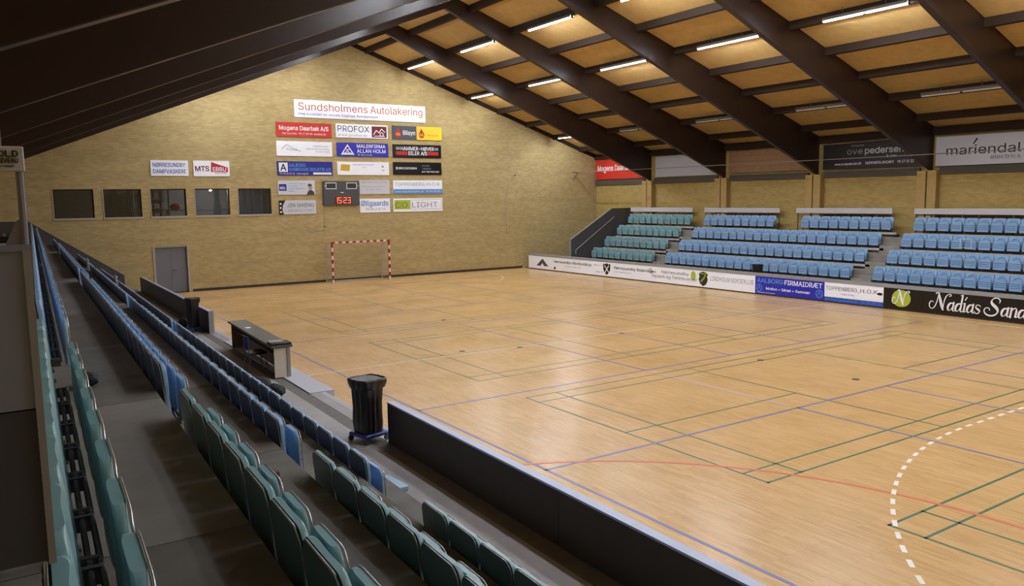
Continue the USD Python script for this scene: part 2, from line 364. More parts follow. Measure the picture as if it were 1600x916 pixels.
TH[0] = 0.0032; mb = MB(); arc(mb, -4.7, -2.75, 5.93, -1.2, 1.3, 0.065, 60, lambda x, y: x > -3.3); obj('red_arc_line', mb, REDL, fl)
TH[0] = 0.0038; mb = MB()
line(mb, -3.37, 10.95, 16.85, 10.95, 0.05)
line(mb, -3.37, -9.3, -3.37, 30.68, 0.05); line(mb, 16.85, -9.3, 16.85, 30.68, 0.05); line(mb, -3.37, 30.68, 16.85, 30.68, 0.05)
for px, a0, a1 in ((5.27, math.pi, 1.5 * math.pi), (8.27, 1.5 * math.pi, 2 * math.pi)): arc(mb, px, 30.68, 6.0, a0, a1, 0.05, 40)
line(mb, 5.27, 24.68, 8.27, 24.68, 0.05); line(mb, 6.27, 23.68, 7.27, 23.68, 0.05)
obj('white_court_line', mb, WHITEL, fl)
mb = MB()
def dash_path(gy, sgn):
    pts = []
    for a in np.linspace(0, math.pi / 2, 400): pts.append((5.27 - 9 * math.cos(a), gy + sgn * 9 * math.sin(a)))
    for x in np.linspace(5.27, 8.27, 60): pts.append((x, gy + sgn * 9))
    for a in np.linspace(math.pi / 2, 0, 400): pts.append((8.27 + 9 * math.cos(a), gy + sgn * 9 * math.sin(a)))
    P = np.array(pts); L = np.concatenate([[0], np.cumsum(np.linalg.norm(np.diff(P, axis=0), axis=1))])
    for s0 in np.arange(0.1, L[-1] - 0.2, 0.385):
        a = [np.interp(s0, L, P[:, i]) for i in (0, 1)]; b = [np.interp(s0 + 0.14, L, P[:, i]) for i in (0, 1)]
        if -3.2 < a[0] < 16.8: line(mb, *a, *b, 0.06)
dash_path(-9.22, 1); obj('white_dashed_line', mb, WHITED, fl)
TH[0] = 0.001; mb = MB(); line(mb, 3.77, 2.6, 3.77, 6.3, 0.16); obj('worn_tape_line', mb, LAV, fl)
for k, (x, y) in enumerate(((6.77, 10.8), (6.84, 5.68), (6.81, 3.05), (1.49, 11.31), (3.04, 10.81), (3.83, 16.6))):
    an = np.arange(20) * math.pi / 10
    mb = MB().loft([np.array([(x + 0.085 * math.cos(t), y + 0.085 * math.sin(t), 0.0) for t in an]), np.array([(x + 0.085 * math.cos(t), y + 0.085 * math.sin(t), 0.004) for t in an]), np.array([(x + 0.07 * math.cos(t), y + 0.07 * math.sin(t), 0.006) for t in an])])
    obj('socket_cover', mb, mat('socket_cover', '#3c3f45', 0.5), fl)

# ------------------------------------------------------------------ ceiling
ce = thing('ceiling', 'pitched ceiling of tan boards between dark purlins', 'ceiling', kind='structure')
dk = MB()
for s in (-1, 1):
    xe = XR if s > 0 else XL
    dk.hexa([(XM, YN, ZR + 0.06), (xe, YN, roof(xe) + 0.06), (XM, YF, ZR + 0.06), (xe, YF, roof(xe) + 0.06), (XM, YN, ZR + 0.3), (xe, YN, roof(xe) + 0.3), (XM, YF, ZR + 0.3), (xe, YF, roof(xe) + 0.3)])
obj('roof_deck', dk, DECK, ce)
PX = [7.86 + 1.985 * k for k in range(8)]           # purlins, near edge, on the right slope
PWD, PDP = 0.10, 0.26
bays = []
edge = [YF] + [b for b in BEAM_Y]
for k in range(len(edge)):
    y1 = edge[k] if k == 0 else edge[k] - 0.0
    y0 = (edge[k + 1] + BW) if k + 1 < len(edge) else YN
    bays.append((y0, y1 if k == 0 else edge[k]))
def slab(x0, x1, y0, y1, off0, off1, s):
    a, b = (x0, x1) if s > 0 else (2 * XM - x1, 2 * XM - x0)
    v = []
    for off in (off1, off0):
        for y in (y0, y1):
            for x in (a, b): v.append((x, y, roof(x) - off))
    return MB().hexa(v)
for (y0, y1) in bays:
    for s in (1, -1):
        xs_ = [XM] + PX + [XR]
        for k in range(len(xs_) - 1):
            a = xs_[k] + (PWD if k else 0.05); b = xs_[k + 1]
            if b - a > 0.15: obj('panel', slab(a + 0.012, b - 0.012, y0 + 0.015, y1 - 0.015, -0.05, 0.0, s), PANEL, ce)
        for x in PX:
            obj('purlin', slab(x, x + PWD, y0, y1, -0.05, PDP, s), PURLIN, ce)
    obj('ridge_purlin', MB().box(XM - 0.05, XM + 0.05, y0, y1, ZR - 0.3, ZR), PURLIN, ce)
# dark trim where the roof meets the far wall
tr = thing('trim_1', 'dark strip along the roof line of the far wall', 'trim', kind='structure')
for s in (1, -1):
    xe = XR if s > 0 else XL; m_ = MB()
    m_.hexa([(XM, YF - 0.08, ZR - 0.22), (xe, YF - 0.08, roof(xe) - 0.22), (XM, YF, ZR - 0.22), (xe, YF, roof(xe) - 0.22), (XM, YF - 0.08, ZR), (xe, YF - 0.08, roof(xe)), (XM, YF, ZR), (xe, YF, roof(xe))])
    obj('roof_strip', m_, PURLIN, tr)

# roof beams: deeper towards the walls
NAMES = ['first', 'second', 'third', 'fourth', 'fifth', 'sixth', 'seventh']
def depth(x): return 0.60 + 0.067 * abs(x - XM)
for k, y in enumerate(BEAM_Y):
    b = thing('roof_beam', f'dark brown laminated roof beam, {NAMES[k]} from the far brick wall', 'roof beam', kind='structure')
    for s in (1, -1):
        xe = XR - 0.02 if s > 0 else XL + 0.02
        xk = xe - s * 0.7
        prof = Polygon([(XM, ZR + 0.02), (xe, roof(xe) + 0.02), (xe, roof(xe) - depth(xe) - 0.05), (XM + s * 0.01, ZR - depth(XM)), (XM, ZR - depth(XM))])
        c = 0.012
        mb = MB()
        # chamfered lower arrises
        secs = []
        def ring(off, inset):
            p = [(XM, ZR + 0.02), (xe, roof(xe) + 0.02), (xe, roof(xe) - depth(xe) + inset), (XM, ZR - depth(XM) + inset)]
            return np.array([(q[0], y + off, q[1]) for q in p])
        mb.loft([ring(0.0, c), ring(c, 0.0), ring(BW - c, 0.0), ring(BW, c)])
        obj('rafter', mb, BEAM, b)

# ------------------------------------------------------------------ lamps
tube_lit = emit('lit_tube', (0.93, 0.98, 1.07), TUBE)
tube_off = mat('unlit_tube', '#c9c4bc', 0.35)
REFL = mat('lamp_housing', '#d0cdc8', 0.4)
REFL_D = mat('lamp_housing_grey', '#55504a', 0.5)
def make_lamp(root, lit):
    hs = MB(); hs.hexa([(-0.085, -1.4, 0.01), (0.085, -1.4, 0.01), (-0.085, 1.4, 0.01), (0.085, 1.4, 0.01), (-0.05, -1.4, 0.07), (0.05, -1.4, 0.07), (-0.05, 1.4, 0.07), (0.05, 1.4, 0.07)])
    for s in (-1, 1): hs.hexa([(s * 0.085 - 0.004, -1.4, -0.035), (s * 0.085 + 0.004, -1.4, -0.035), (s * 0.085 - 0.004, 1.4, -0.035), (s * 0.085 + 0.004, 1.4, -0.035), (s * 0.085 - 0.004, -1.4, 0.012), (s * 0.085 + 0.004, -1.4, 0.012), (s * 0.085 - 0.004, 1.4, 0.012), (s * 0.085 + 0.004, 1.4, 0.012)])
    obj('housing', hs, REFL_D, root)
    for s in (-1, 1):
        obj('tube', MB().tube([(0, s * 0.05, -0.035), (0, s * 1.38, -0.035)], 0.048, 8), tube_lit if lit else tube_off, root, label='white fluorescent tube')
    for s in (-1, 1): obj('end_cap', MB().cbox(-0.05, 0.05, s * 1.385, s * 1.42, -0.085, 0.075, 0.006), REFL_D, root)
    for s in (-0.7, 0.7): obj('hanger', MB().bar((0, s, 0.07), (-0.08, s, 0.26), 0.015), STEEL, root)
protos = {}
def lamp_at(x, yc, lit, label, group=None):
    loc = (x, yc, roof(x) - 0.36)
    nm = 'tube_lamp'
    if lit not in protos:
        r = thing(nm, label, 'ceiling lamp', loc, group=group); make_lamp(r, lit); protos[lit] = r; return r
    return copy_of(protos[lit], nm, label, 'ceiling lamp', loc, group=group)
LY = [29.2, 23.8, 18.4, 12.85, 7.55, 2.3, -3.0, -8.2]
ORD = ['in the bay at the far wall', 'in the second bay from the far wall', 'in the third bay from the far wall', 'in the fourth bay from the far wall', 'in the fifth bay from the far wall', 'in the sixth bay from the far wall', 'in the seventh bay from the far wall', 'in the eighth bay from the far wall']
LAMP_ROWS = [(9.78, 'upper right row', [1] * 8), (13.55, 'middle right row', [1] * 8), (19.4, 'lowest right row', [1, 0, 0, 0, 0, 0, 0, 0]),
             (3.82, 'upper left row', [1, 1, 1, 1, 1, 1, 1, 1]), (0.05, 'lower left row', [1, 0, 0, 0, 1, 1, 1, 1])]
for x, nm, on in LAMP_ROWS:
    for yc, o, lit in zip(LY, ORD, on):
        lamp_at(x, yc, bool(lit), ('lit white' if lit else 'unlit grey') + f' tube lamp, {nm}, ' + o)

# ------------------------------------------------------------------ stands
SX = {1: 6.2, 2: 7.15, 3: 8.1, 4: 8.95}              # seat back tops, left stand (x = -value)
def fan(x0, y): return x0 + (0.018 + 0.027 * (-4.15 - x0) / 4.8) * (y + 3.0)
FZ = {1: 0.73, 2: 1.36, 3: 1.98, 4: 2.58, 5: 2.58}
def LB(k): return -SX[k] - 0.045                         # riser behind row k
ter = thing('concrete_terrace', 'grey stepped concrete terrace of the near stand', 'terrace', kind='structure')
YT0, YT1 = -10.5, 29.0
joints = [-10.5] + [-9.27 + 2.93 * i for i in range(0, 13)] + [YT1]
joints = [j for j in joints if j <= 28.0] + [YT1]
joints = sorted(set(joints))
for k in range(1, 6):
    xb0 = LB(k) if k < 5 else XL + 0.01
    xf0 = LB(k - 1) if k > 1 else -5.35
    for a, b in zip(joints[:-1], joints[1:]):
        f0 = lambda y: fan(xf0, y); b0 = (lambda y: fan(xb0, y)) if k < 5 else (lambda y: XL + 0.01)
        g = 0.004
        v = [(b0(a), a + g, FZ[k] - 0.12), (f0(a), a + g, FZ[k] - 0.12), (b0(b), b - g, FZ[k] - 0.12), (f0(b), b - g, FZ[k] - 0.12),
             (b0(a), a + g, FZ[k]), (f0(a), a + g, FZ[k]), (b0(b), b - g, FZ[k]), (f0(b), b - g, FZ[k])]
        obj('tread_slab', MB().hexa(v), (CONC, CONC2, CONC3)[(joints.index(a) * 2 + k) % 3], ter)
    # riser wall under the front edge
    if k == 5: continue
    a, b = YT0, YT1
    v = [(fan(xf0, a) - 0.3, a, 0), (fan(xf0, a) - 0.01, a, 0), (fan(xf0, b) - 0.3, b, 0), (fan(xf0, b) - 0.01, b, 0),
         (fan(xf0, a) - 0.3, a, FZ[k] - 0.12), (fan(xf0, a) - 0.01, a, FZ[k] - 0.12), (fan(xf0, b) - 0.3, b, FZ[k] - 0.12), (fan(xf0, b) - 0.01, b, FZ[k] - 0.12)]
    obj('riser', MB().hexa(v), RISER, ter)
GAPS = [(-1.2, -0.3), (10.75, 11.65), (22.04, 22.92)]
for (ga, gb) in GAPS:
    for k in range(1, 5):
        xf0 = LB(k - 1) if k > 1 else -5.35
        zl = FZ[k - 1] if k > 1 else 0.3
        xx = fan(xf0, (ga + gb) / 2)
        obj('step_block', MB().box(xx - 0.0, xx + 0.32, ga + 0.02, gb - 0.02, zl, zl + (FZ[k] - zl) / 2), CONC2, ter)
# walkway in front of row one
wk = thing('concrete_walkway', 'grey concrete walkway between the near stand and the dark board', 'walkway', kind='structure')
def strip(x0, x1, y0, y1, z0, z1):
    v = [(fan(x0, y0), y0, z0), (fan(x1, y0), y0, z0), (fan(x0, y1), y1, z0), (fan(x1, y1), y1, z0), (fan(x0, y0), y0, z1), (fan(x1, y0), y0, z1), (fan(x0, y1), y1, z1), (fan(x1, y1), y1, z1)]
    return MB().hexa(v)
wj = [-10.5, -5.2, 0.1, 5.4, 10.7, 16.0, 21.3, 26.6, YF - 0.01]
for a, b in zip(wj[:-1], wj[1:]): obj('floor_slab', strip(-5.6, -4.40, a + 0.002, b - 0.002, 0.0, 0.3), WALK, wk)
obj('drain_channel', strip(-4.40, -4.14, -10.5, YF - 0.01, 0.0, 0.296), DRAIN, wk)
for a, b in zip(wj[:-1], wj[1:]): obj('edge_slab', strip(-4.14, -3.92, a + 0.002, b - 0.002, 0.0, 0.3), WALK, wk)
obj('kerb', strip(-3.92, -3.80, -10.5, YF - 0.01, 0.0, 0.302), mat('kerb_pale', '#a9abb4', 0.6), wk)
obj('end_slab', MB().box(XL, -5.3, YT1, YF - 0.01, 0.0, 0.3), WALK, wk)

# ------------------------------------------------------------------ seats
def outline(w, z0, z1, r, n=6):      # open outline from lower left over the top to lower right: list of (y,z)
    p = [(-w, z0)]
    for a in np.linspace(math.pi, math.pi / 2, n): p.append((-w + r + r * math.cos(a), z1 - r + r * math.sin(a)))
    for a in np.linspace(math.pi / 2, 0, n): p.append((w - r + r * math.cos(a), z1 - r + r * math.sin(a)))
    p.append((w, z0)); return p
def width_at(z, w, z1, r):
    if z <= z1 - r: return w
    d_ = min(1.0, (z - (z1 - r)) / r); return w - r + r * math.sqrt(max(0.0, 1 - d_ * d_))
def seat_meshes():
    W, Z0, Z1, R = 0.240, 0.31, 0.82, 0.075
    xt = lambda z: 0.045 * (Z1 - z) / (Z1 - Z0)
    zs = list(np.linspace(Z0, Z1 - R, 18)) + [Z1 - R + R * math.sin(a) for a in np.linspace(0.2, 1.5, 8)]
    secs = []
    for z in zs:
        w = width_at(z, W, Z1, R) - 0.042 * min(1.0, max(0.0, (0.64 - z) / 0.12)); s_ = np.linspace(-1, 1, 29)
        fr_, bk = [], []
        for s in s_:
            yy = w * s; r2 = (yy / 0.175) ** 2 + ((z - 0.545) / 0.2) ** 2
            dish = -0.024 * min(1.0, max(0.0, (1.0 - r2) * 3.0)) - 0.02 * max(0, 1 - (yy / W) ** 2)
            e = 0.018 * (abs(s) ** 8)
            fr_.append((xt(z) + 0.045 + dish - e, yy, z)); bk.append((xt(z) - 0.002, yy, z))
        secs.append(np.array(fr_ + bk[::-1]))
    back = MB().loft(secs)
    # flat rear plate
    o = outline(W - 0.022, Z0 - 0.02, Z1 - 0.012, R - 0.01)
    plate = MB()
    pl_ = Polygon(o)
    t = trimesh.creation.extrude_polygon(pl_, 0.012, engine='earcut'); p = t.vertices
    plate.add(np.stack([np.array([xt(z) for z in p[:, 1]]) - 0.016 + p[:, 2], p[:, 0], p[:, 1]], 1), t.faces)
    rim = MB().tube([(xt(z) - 0.012, y, z) for y, z in outline(W - 0.014, Z0 - 0.03, Z1 - 0.006, R)], 0.0052, 6)
    # tipped-up pan
    P0, P1, PR, PW = 0.30, 0.665, 0.09, 0.208
    px = lambda z: 0.165 - 0.012 * (z - P0) / (P1 - P0)
    zs = list(np.linspace(P0, P1 - PR, 14)) + [P1 - PR + PR * math.sin(a) for a in np.linspace(0.2, 1.5, 7)]
    secs = []
    for z in zs:
        w = width_at(z, PW, P1, PR); s_ = np.linspace(-1, 1, 25); A, B = [], []
        for s in s_:
            yy = w * s; r2 = (yy / 0.185) ** 2 + ((z - 0.49) / 0.16) ** 2
            d_ = 0.03 * min(1.0, max(0.0, (1 - r2) * 2.0))
            A.append((px(z) + 0.042 - 0.012 * abs(s) ** 4, yy, z)); B.append((px(z) + d_ + 0.008 * abs(s) ** 6, yy, z))
        secs.append(np.array(A + B[::-1]))
    pan = MB().loft(secs)
    prim_ = MB().tube([(px(z) + 0.044, y, z) for y, z in outline(PW - 0.002, P0 + 0.03, P1, PR)], 0.005, 6)
    ribs = MB()
    for z in (0.39, 0.46, 0.53): ribs.cbox(px(z) + 0.037, px(z) + 0.05, -0.17, 0.17, z, z + 0.016, 0.004)
    br = MB()
    for s in (-1, 1):
        br.box(-0.04, 0.13, s * 0.205 - 0.012, s * 0.205 + 0.012, 0.30, 0.36)
        br.box(0.02, 0.05, s * 0.205 - 0.015, s * 0.205 + 0.015, 0.0, 0.30)
        br.box(-0.02, 0.10, s * 0.205 - 0.025, s * 0.205 + 0.025, 0.0, 0.015)
    for x in (0.095, 0.13): br.tube([(x, -0.24, 0.345), (x, 0.24, 0.345)], 0.011, 6)
    return back.get(), plate.get(), rim.get(), pan.get(), prim_.get(), ribs.get(), br.get()
SM = seat_meshes()
def build_seat(r, shell, rear):
    obj('backrest', SM[0], shell, r, smooth=45)
    rp = obj('rear_plate', SM[1], rear, r)
    obj('chrome_rim', SM[2], CHROME, r, smooth=60, label='chrome rim of the backrest')
    pn = obj('seat_pan', SM[3], shell, r, smooth=45)
    obj('pan_rim', SM[4], CHROME, pn, smooth=60, label='chrome rim of the raised seat pan')
    obj('rib', SM[5], rear, pn)
    obj('bracket', SM[6], STEEL, r)
seat_proto = {}
def seat(colour, x, y, z, rz, label, group):
    nm = colour + '_folding_seat'
    if colour not in seat_proto:
        r = thing(nm, label, 'stadium seat', (x, y, z), rz, group)
        build_seat(r, TEAL if colour == 'teal' else BLUE, TEAL_R if colour == 'teal' else BLUE_R); seat_proto[colour] = r; return r
    return copy_of(seat_proto[colour], nm, label, 'stadium seat', (x, y, z), rz, group)
def ordinal(n):
    w = ['', 'first', 'second', 'third', 'fourth', 'fifth', 'sixth', 'seventh', 'eighth', 'ninth', 'tenth', 'eleventh', 'twelfth', 'thirteenth', 'fourteenth', 'fifteenth', 'sixteenth', 'seventeenth', 'eighteenth', 'nineteenth', 'twentieth', 'twenty-first', 'twenty-second', 'twenty-third', 'twenty-fourth']
    return w[n]
ROWN = {1: 'lowest', 2: 'second', 3: 'third', 4: 'top'}
# near stand: blocks of (y0, y1, colour, name), counted from the near end
PITCH_S = 0.495
near_blocks = lambda k: [('teal', -1.22, None, 'front block'), ('blue', (0.03 if k == 1 else -0.28), 10.75, 'middle block'), ('blue', 11.65, 22.04, 'far block'), ('blue', 22.92, 28.4, 'end block')]
NEAR_N = {1: 6, 2: 8, 3: 11, 4: 11}
for k in range(1, 5):
    for col, y0, y1, bn in near_blocks(k):
        if y1 is None:
            cs = [y0 - PITCH_S * (i + 0.5) for i in range(NEAR_N[k])]
            off = {1: 0.0, 2: 0.0, 3: 0.05, 4: -0.1}[k]; cs = [c + off for c in cs]; word = 'from the aisle'
        else:
            n = int((y1 - y0) / PITCH_S + 0.3); st = (y1 - y0) / n; cs = [y0 + st * (i + 0.5) for i in range(n)]; word = 'from the near end'
        for i, yc in enumerate(cs):
            x = fan(-SX[k], yc); rz = -math.degrees(math.atan(fan(0 - SX[k], 1) - fan(-SX[k], 0)))
            if (k, bn, i) == (1, 'front block', -1): continue
            seat(col, x, yc, FZ[k], rz, f'{col} folding seat, {ordinal(i + 1)} {word}, {ROWN[k]} row, {bn} of the near stand', f'{col} seats of the near stand')
# far stand
RX = {1: 19.8, 2: 20.75, 3: 21.7, 4: 22.55}
RZ = {1: 0.46, 2: 1.06, 3: 1.67, 4: 2.29, 5: 2.29}
rt_ = thing('concrete_terrace', 'grey stepped concrete terrace of the far stand behind the advertising boards', 'terrace', kind='structure')
for k in range(1, 6):
    xb = RX[k] + 0.14 if k < 5 else XR - 0.01; xf = RX[k - 1] + 0.14 if k > 1 else 18.95
    obj('tread_slab', MB().box(xf, xb, YN, 28.25, RZ[k] - 0.12, RZ[k]), FARCONC, rt_)
    if k == 5: continue
    obj('riser', MB().box(xf + 0.02, xf + 0.3, YN, 28.25, 0.0, RZ[k] - 0.12), FARCONC, rt_)
    obj('nosing', MB().box(xf - 0.012, xf + 0.03, YN, 28.25, RZ[k] - 0.05, RZ[k] + 0.008), FARCONC, rt_)
    if k < 5:
        secs_ = [(22.72, 27.98), (11.45, 22.1), (4.0, 10.8)] if k < 4 else [(22.72, 27.98), (17.4, 22.05), (11.45, 16.15), (4.0, 10.8)]
        for a, b in secs_: obj('seat_beam', MB().box(RX[k] - 0.2, RX[k] - 0.1, a, b, RZ[k] + 0.10, RZ[k] + 0.19), NOSE, rt_)
obj('front_slab', MB().box(17.78, 18.97, YN, YF, -0.05, 0.02), FARCONC, rt_)
RG = [(22.04, 22.92), (10.75, 11.65)]
for (a, b) in RG:
    for k in range(1, 5):
        xf = RX[k - 1] + 0.14 if k > 1 else 18.95; zl = RZ[k - 1] if k > 1 else 0.02
        obj('step_block', MB().box(xf - 0.34, xf - 0.012, a + 0.02, b - 0.02, zl, zl + (RZ[k] - zl) / 2), FARCONC, rt_)
        obj('end_cap', MB().box(RX[k] - 0.19, RX[k] - 0.02, b - 0.26, b - 0.06, RZ[k] + 0.0, RZ[k] + 0.097), BLACK, rt_, label='black box at the row end')
rblocks = [('teal', 22.92, 27.9, 'left teal block', (1, 2, 3, 4)), ('blue', 11.65, 22.04, 'middle block', (1, 2, 3)), ('blue', 17.55, 22.04, 'middle block left part', (4,)), ('blue', 11.65, 16.1, 'middle block right part', (4,)), ('blue', 4.8, 10.75, 'right block', (1, 2, 3, 4))]
for col, y0, y1, bn, rows in rblocks:
    n = int(round((y1 - y0) / PITCH_S)); st = (y1 - y0) / n
    for k in rows:
        for i in range(n):
            yc = y1 - st * (i + 0.5)
            seat(col, RX[k], yc, RZ[k], 180.0, f'{col} folding seat, {ordinal(i + 1)} from the left, {ROWN[k]} row, {bn}, far stand', f'{col} seats of the far stand')
# backrest rails behind the far stand's top row
RAILW = mat('rail_board', '#bdb9b8', 0.5)
for a, b, nm in ((23.17, 28.07, 'behind the teal block'), (17.55, 22.32, 'behind the left part of the middle block'), (11.87, 16.62, 'behind the right part of the middle block'), (4.0, 10.93, 'behind the right block')):
    r = thing('lean_rail', 'white board rail on dark posts ' + nm, 'rail', (0, 0, 0))
    obj('rail_board', MB().cbox(22.74, 22.78, a, b, 3.23, 3.47, 0.006), RAILW, r)
    n = max(3, int((b - a) / 0.62))
    for i in range(n + 1):
        y = a + 0.06 + (b - a - 0.12) * i / n
        obj('post', MB().box(22.785, 22.82, y - 0.018, y + 0.018, 2.29, 3.42), STEEL, r)
# parapets at the stands' far ends
def parapet(name, label, poly, y, xs_rail, mid_rail):
    r = thing(name, label, 'parapet')
    obj('infill', MB().prism(Polygon(poly), 0.06, (0, y, 0), (1, 0, 0), (0, 0, 1), (0, -1, 0)), DARKPANEL, r)
    mb = MB()
    for a, b in zip(xs_rail[:-1], xs_rail[1:]): mb.bar((a[0], y - 0.03, a[1]), (b[0], y - 0.03, b[1]), 0.08, 0.05)
    obj('top_rail', mb, GREYCAP if name.endswith('parapet') else DARKPANEL, r)
    if mid_rail:
        mb = MB(); mb.tube([(a, y - 0.14, b) for a, b in mid_rail], 0.025, 8); obj('hand_rail', mb, GREYCAP, r)
    return r
parapet('end_parapet', 'dark parapet with pale sloping rail at the far stand\'s left end', [(18.45, 0.02), (23.13, 0.02), (23.13, 3.45), (21.5, 3.45), (18.45, 1.74)], 28.35, [(18.45, 0.02), (18.45, 1.74), (21.5, 3.45)], [(18.75, 0.9), (18.75, 1.15), (21.6, 2.95)])
parapet('end_wall_panel', 'dark grey sloping end panel of the near stand against the gable', [(-9.5, 0.3), (-4.35, 0.3), (-4.35, 1.14), (-7.62, 3.46), (-9.5, 3.46)], 29.06, [(-9.5, 3.46), (-7.62, 3.46), (-4.35, 1.14)], None)
# two pale tube rails at the far row ends
for k, (ya, nm) in enumerate(((22.2, 'second row'), (22.3, 'lowest row'))):
    kk = 2 - k; x = fan(-SX[kk] - 0.02, ya)
    r = thing('tube_rail', f'pale bent tube rail at the end of the {nm} in the near stand', 'rail', (0, 0, 0))
    z = FZ[kk]
    obj('tube', MB().tube([(x, ya + 0.55, z + 0.95), (x, ya + 0.1, z + 0.95), (x, ya, z + 0.9), (x, ya, z + 0.82), (x, ya, z)], 0.022, 8), mat('pale_tube', '#b0b3ae', 0.4, metal=0.4), r)
    obj('foot', MB().box(x - 0.05, x + 0.05, ya - 0.05, ya + 0.05, z, z + 0.02), STEEL, r)
    obj('post', MB().tube([(x, ya + 0.5, z), (x, ya + 0.5, z + 0.95)], 0.02, 8), STEEL, r)

# ------------------------------------------------------------------ near boards
def board_run(y0, y1, label, name='side_board', joints_=2.4, end=None):
    r = thing(name, label, 'barrier board')
    n = max(1, int(round((y1 - y0) / joints_)))
    for i in range(n):
        a = y0 + (y1 - y0) * i / n; b = y0 + (y1 - y0) * (i + 1) / n
        obj('board_panel', strip(-4.15, -4.05, a + 0.004, b - 0.004, 0.3, 0.93), BOARD_DK, r)
    obj('top_cap', strip(-4.155, -4.035, y0, y1, 0.93, 0.955), CAP, r)
    obj('court_face', strip(-4.05, -4.038, y0, y1, 0.302, 0.93), WHITE, r)
    if end:
        obj('end_post', strip(-4.155, -4.0, end - 0.06, end, 0.3, 0.955), GREYCAP, r)
    return r
board_run(-9.6, 4.12, 'long dark side board with pale blue cap in front of the near stand', joints_=4.8)
board_run(16.95, 30.5, 'dark side board with pale cap running to the grey double door', joints_=3.4, end=16.95)

# ------------------------------------------------------------------ far advertising boards
def place(mb_text, name, m, parent, P, u, v, n, label=None): ...
def text_raw(s, bold=False):
    t = meshkit.text_mesh(s, 1.0, depth=0.01, bold=bold); return np.array(t.vertices), np.array(t.faces)
TCACHE = {}
class Face:
    """A flat sign face: origin at its lower left corner, u to the reader's right, v up, n towards the reader."""
    def __init__(s, root, o, u, v, n): s.root, s.o, s.u, s.v, s.n = root, *(np.asarray(a, float) for a in (o, u, v, n)); s.k = 0
    def at(s, p, lift): return s.o + p[:, :1] * s.u + p[:, 1:2] * s.v + (p[:, 2:3] + lift) * s.n
    def text(s, string, x, y, h, m, w=None, bold=False, shear=0.0, lift=0.0015, name='lettering', align='l'):
        key = (string, bold)
        if key not in TCACHE: TCACHE[key] = text_raw(string, bold)
        V, F = TCACHE[key]; p = V.copy(); p[:, 0] -= p[:, 0].min(); W = p[:, 0].max()
        sx = (w / W) if w else h
        p = np.stack([p[:, 0] * sx + shear * p[:, 1] * h, p[:, 1] * h, p[:, 2] * 0.15], 1)
        if align == 'c': p[:, 0] -= W * sx / 2
        p[:, 0] += x; p[:, 1] += y
        return obj(name, (s.at(p, lift), F), m, s.root, kind='stuff' if h < 0.125 and len(string) > 1 else None)
    def poly(s, g, m, lift=0.001, name='emblem', d=0.0015, parent=None):
        return obj(name, MB().prism(g, d, s.o + s.n * lift, s.u, s.v, s.n), m, s.root if parent is None else parent)
    def rect(s, x0, y0, x1, y1, m, name='colour_field', lift=0.0008): return s.poly(sbox(x0, y0, x1, y1), m, lift, name)
def ink(name, col, rough=0.5): return mat('ink_' + name, col, rough)
K = ink('black', '#1a1a1c'); W_ = ink('white', '#e6e6ea'); G_ = ink('grey', '#8d9099'); DG = ink('dark_grey', '#4a4c54'); BL = ink('blue', '#2427ac'); LB_ = ink('light_blue', '#5d8fd0'); RD = ink('red', '#b3271f'); DR = ink('dark_red', '#6d1620'); YL = ink('yellow', '#f0c820'); GN = ink('green', '#6f9a2a'); OL = ink('olive', '#8a9a30'); LM = ink('lime', '#a9b63a'); OR = ink('orange', '#bd7048'); PK = ink('pinkish', '#b9858e')

ADX = 17.5
def ad(name, label, y1, y0, base, cat='advertising board'):
    """board on the court's far side from y1 (reader's left) to y0"""
    r = thing(name, label, cat)
    obj('board', MB().box(ADX, ADX + 0.08, y0 + 0.004, y1 - 0.004, 0.05, 0.77), base, r)
    obj('top_cap', MB().box(ADX - 0.01, ADX + 0.24, y0, y1, 0.772, 0.885), GREYCAP, r)
    obj('foot_strip', MB().box(ADX + 0.01, ADX + 0.08, y0, y1, 0.0, 0.05), mat('dark_skirting', '#3a2b22', 0.6), r)
    return Face(r, (ADX, y1, 0.05), (0, -1, 0), (0, 0, 1), (-1, 0, 0))
f = ad('advertising_board', 'long white advertising board with club names and crests, left end of row', 31.1, 14.61, WHITE)
Y = lambda y: 31.1 - y
f.poly(Polygon([(0.8, 0.18), (1.95, 0.18), (1.4, 0.60)]), DG); f.poly(Polygon([(1.2, 0.18), (1.55, 0.18), (1.38, 0.34)]), W_, 0.003)
f.poly(Point(2.55, 0.12).buffer(0.07).union(Polygon([(2.46, 0.1), (2.64, 0.1), (2.6, 0.24)])), K)
f.text('Nørresundby Håndboldklub', Y(28.6), 0.44, 0.13, DG, w=3.3, bold=True); f.text('www.nhk.dk', Y(27.6), 0.26, 0.07, G_, w=1.4)
f.text('Nord', Y(25.1), 0.5, 0.07, G_, w=0.7); f.text('Jylland', Y(25.0), 0.16, 0.07, G_, w=0.6)
shield = Polygon([(0, 0.62), (0.12, 0.58), (0.28, 0.64), (0.44, 0.58), (0.56, 0.62), (0.55, 0.32), (0.46, 0.16), (0.28, 0.04), (0.1, 0.16), (0.01, 0.32)])
f.poly(affinity.translate(shield, Y(24.35), 0.03), K)
f.poly(affinity.translate(unary_union([LineString([(0.12, 0.5), (0.44, 0.18)]).buffer(0.03), LineString([(0.42, 0.5), (0.14, 0.16)]).buffer(0.03)]), Y(24.35), 0.03), W_, 0.003)
f.text('Nørresundby Badminton', Y(23.5), 0.42, 0.13, DG, w=3.0, bold=True); f.text('www.nobadminton.dk', Y(23.5), 0.25, 0.06, LB_, w=1.3)
f.poly(Point(Y(20.85), 0.5).buffer(0.13).difference(Point(Y(20.85), 0.5).buffer(0.09)), PK); f.poly(Point(Y(20.75), 0.47).buffer(0.06), G_)
f.text('Nørresundby', Y(20.1), 0.44, 0.14, DG, w=1.75); f.text('Squash og Tenniscenter', Y(20.75), 0.22, 0.14, DG, w=2.9)
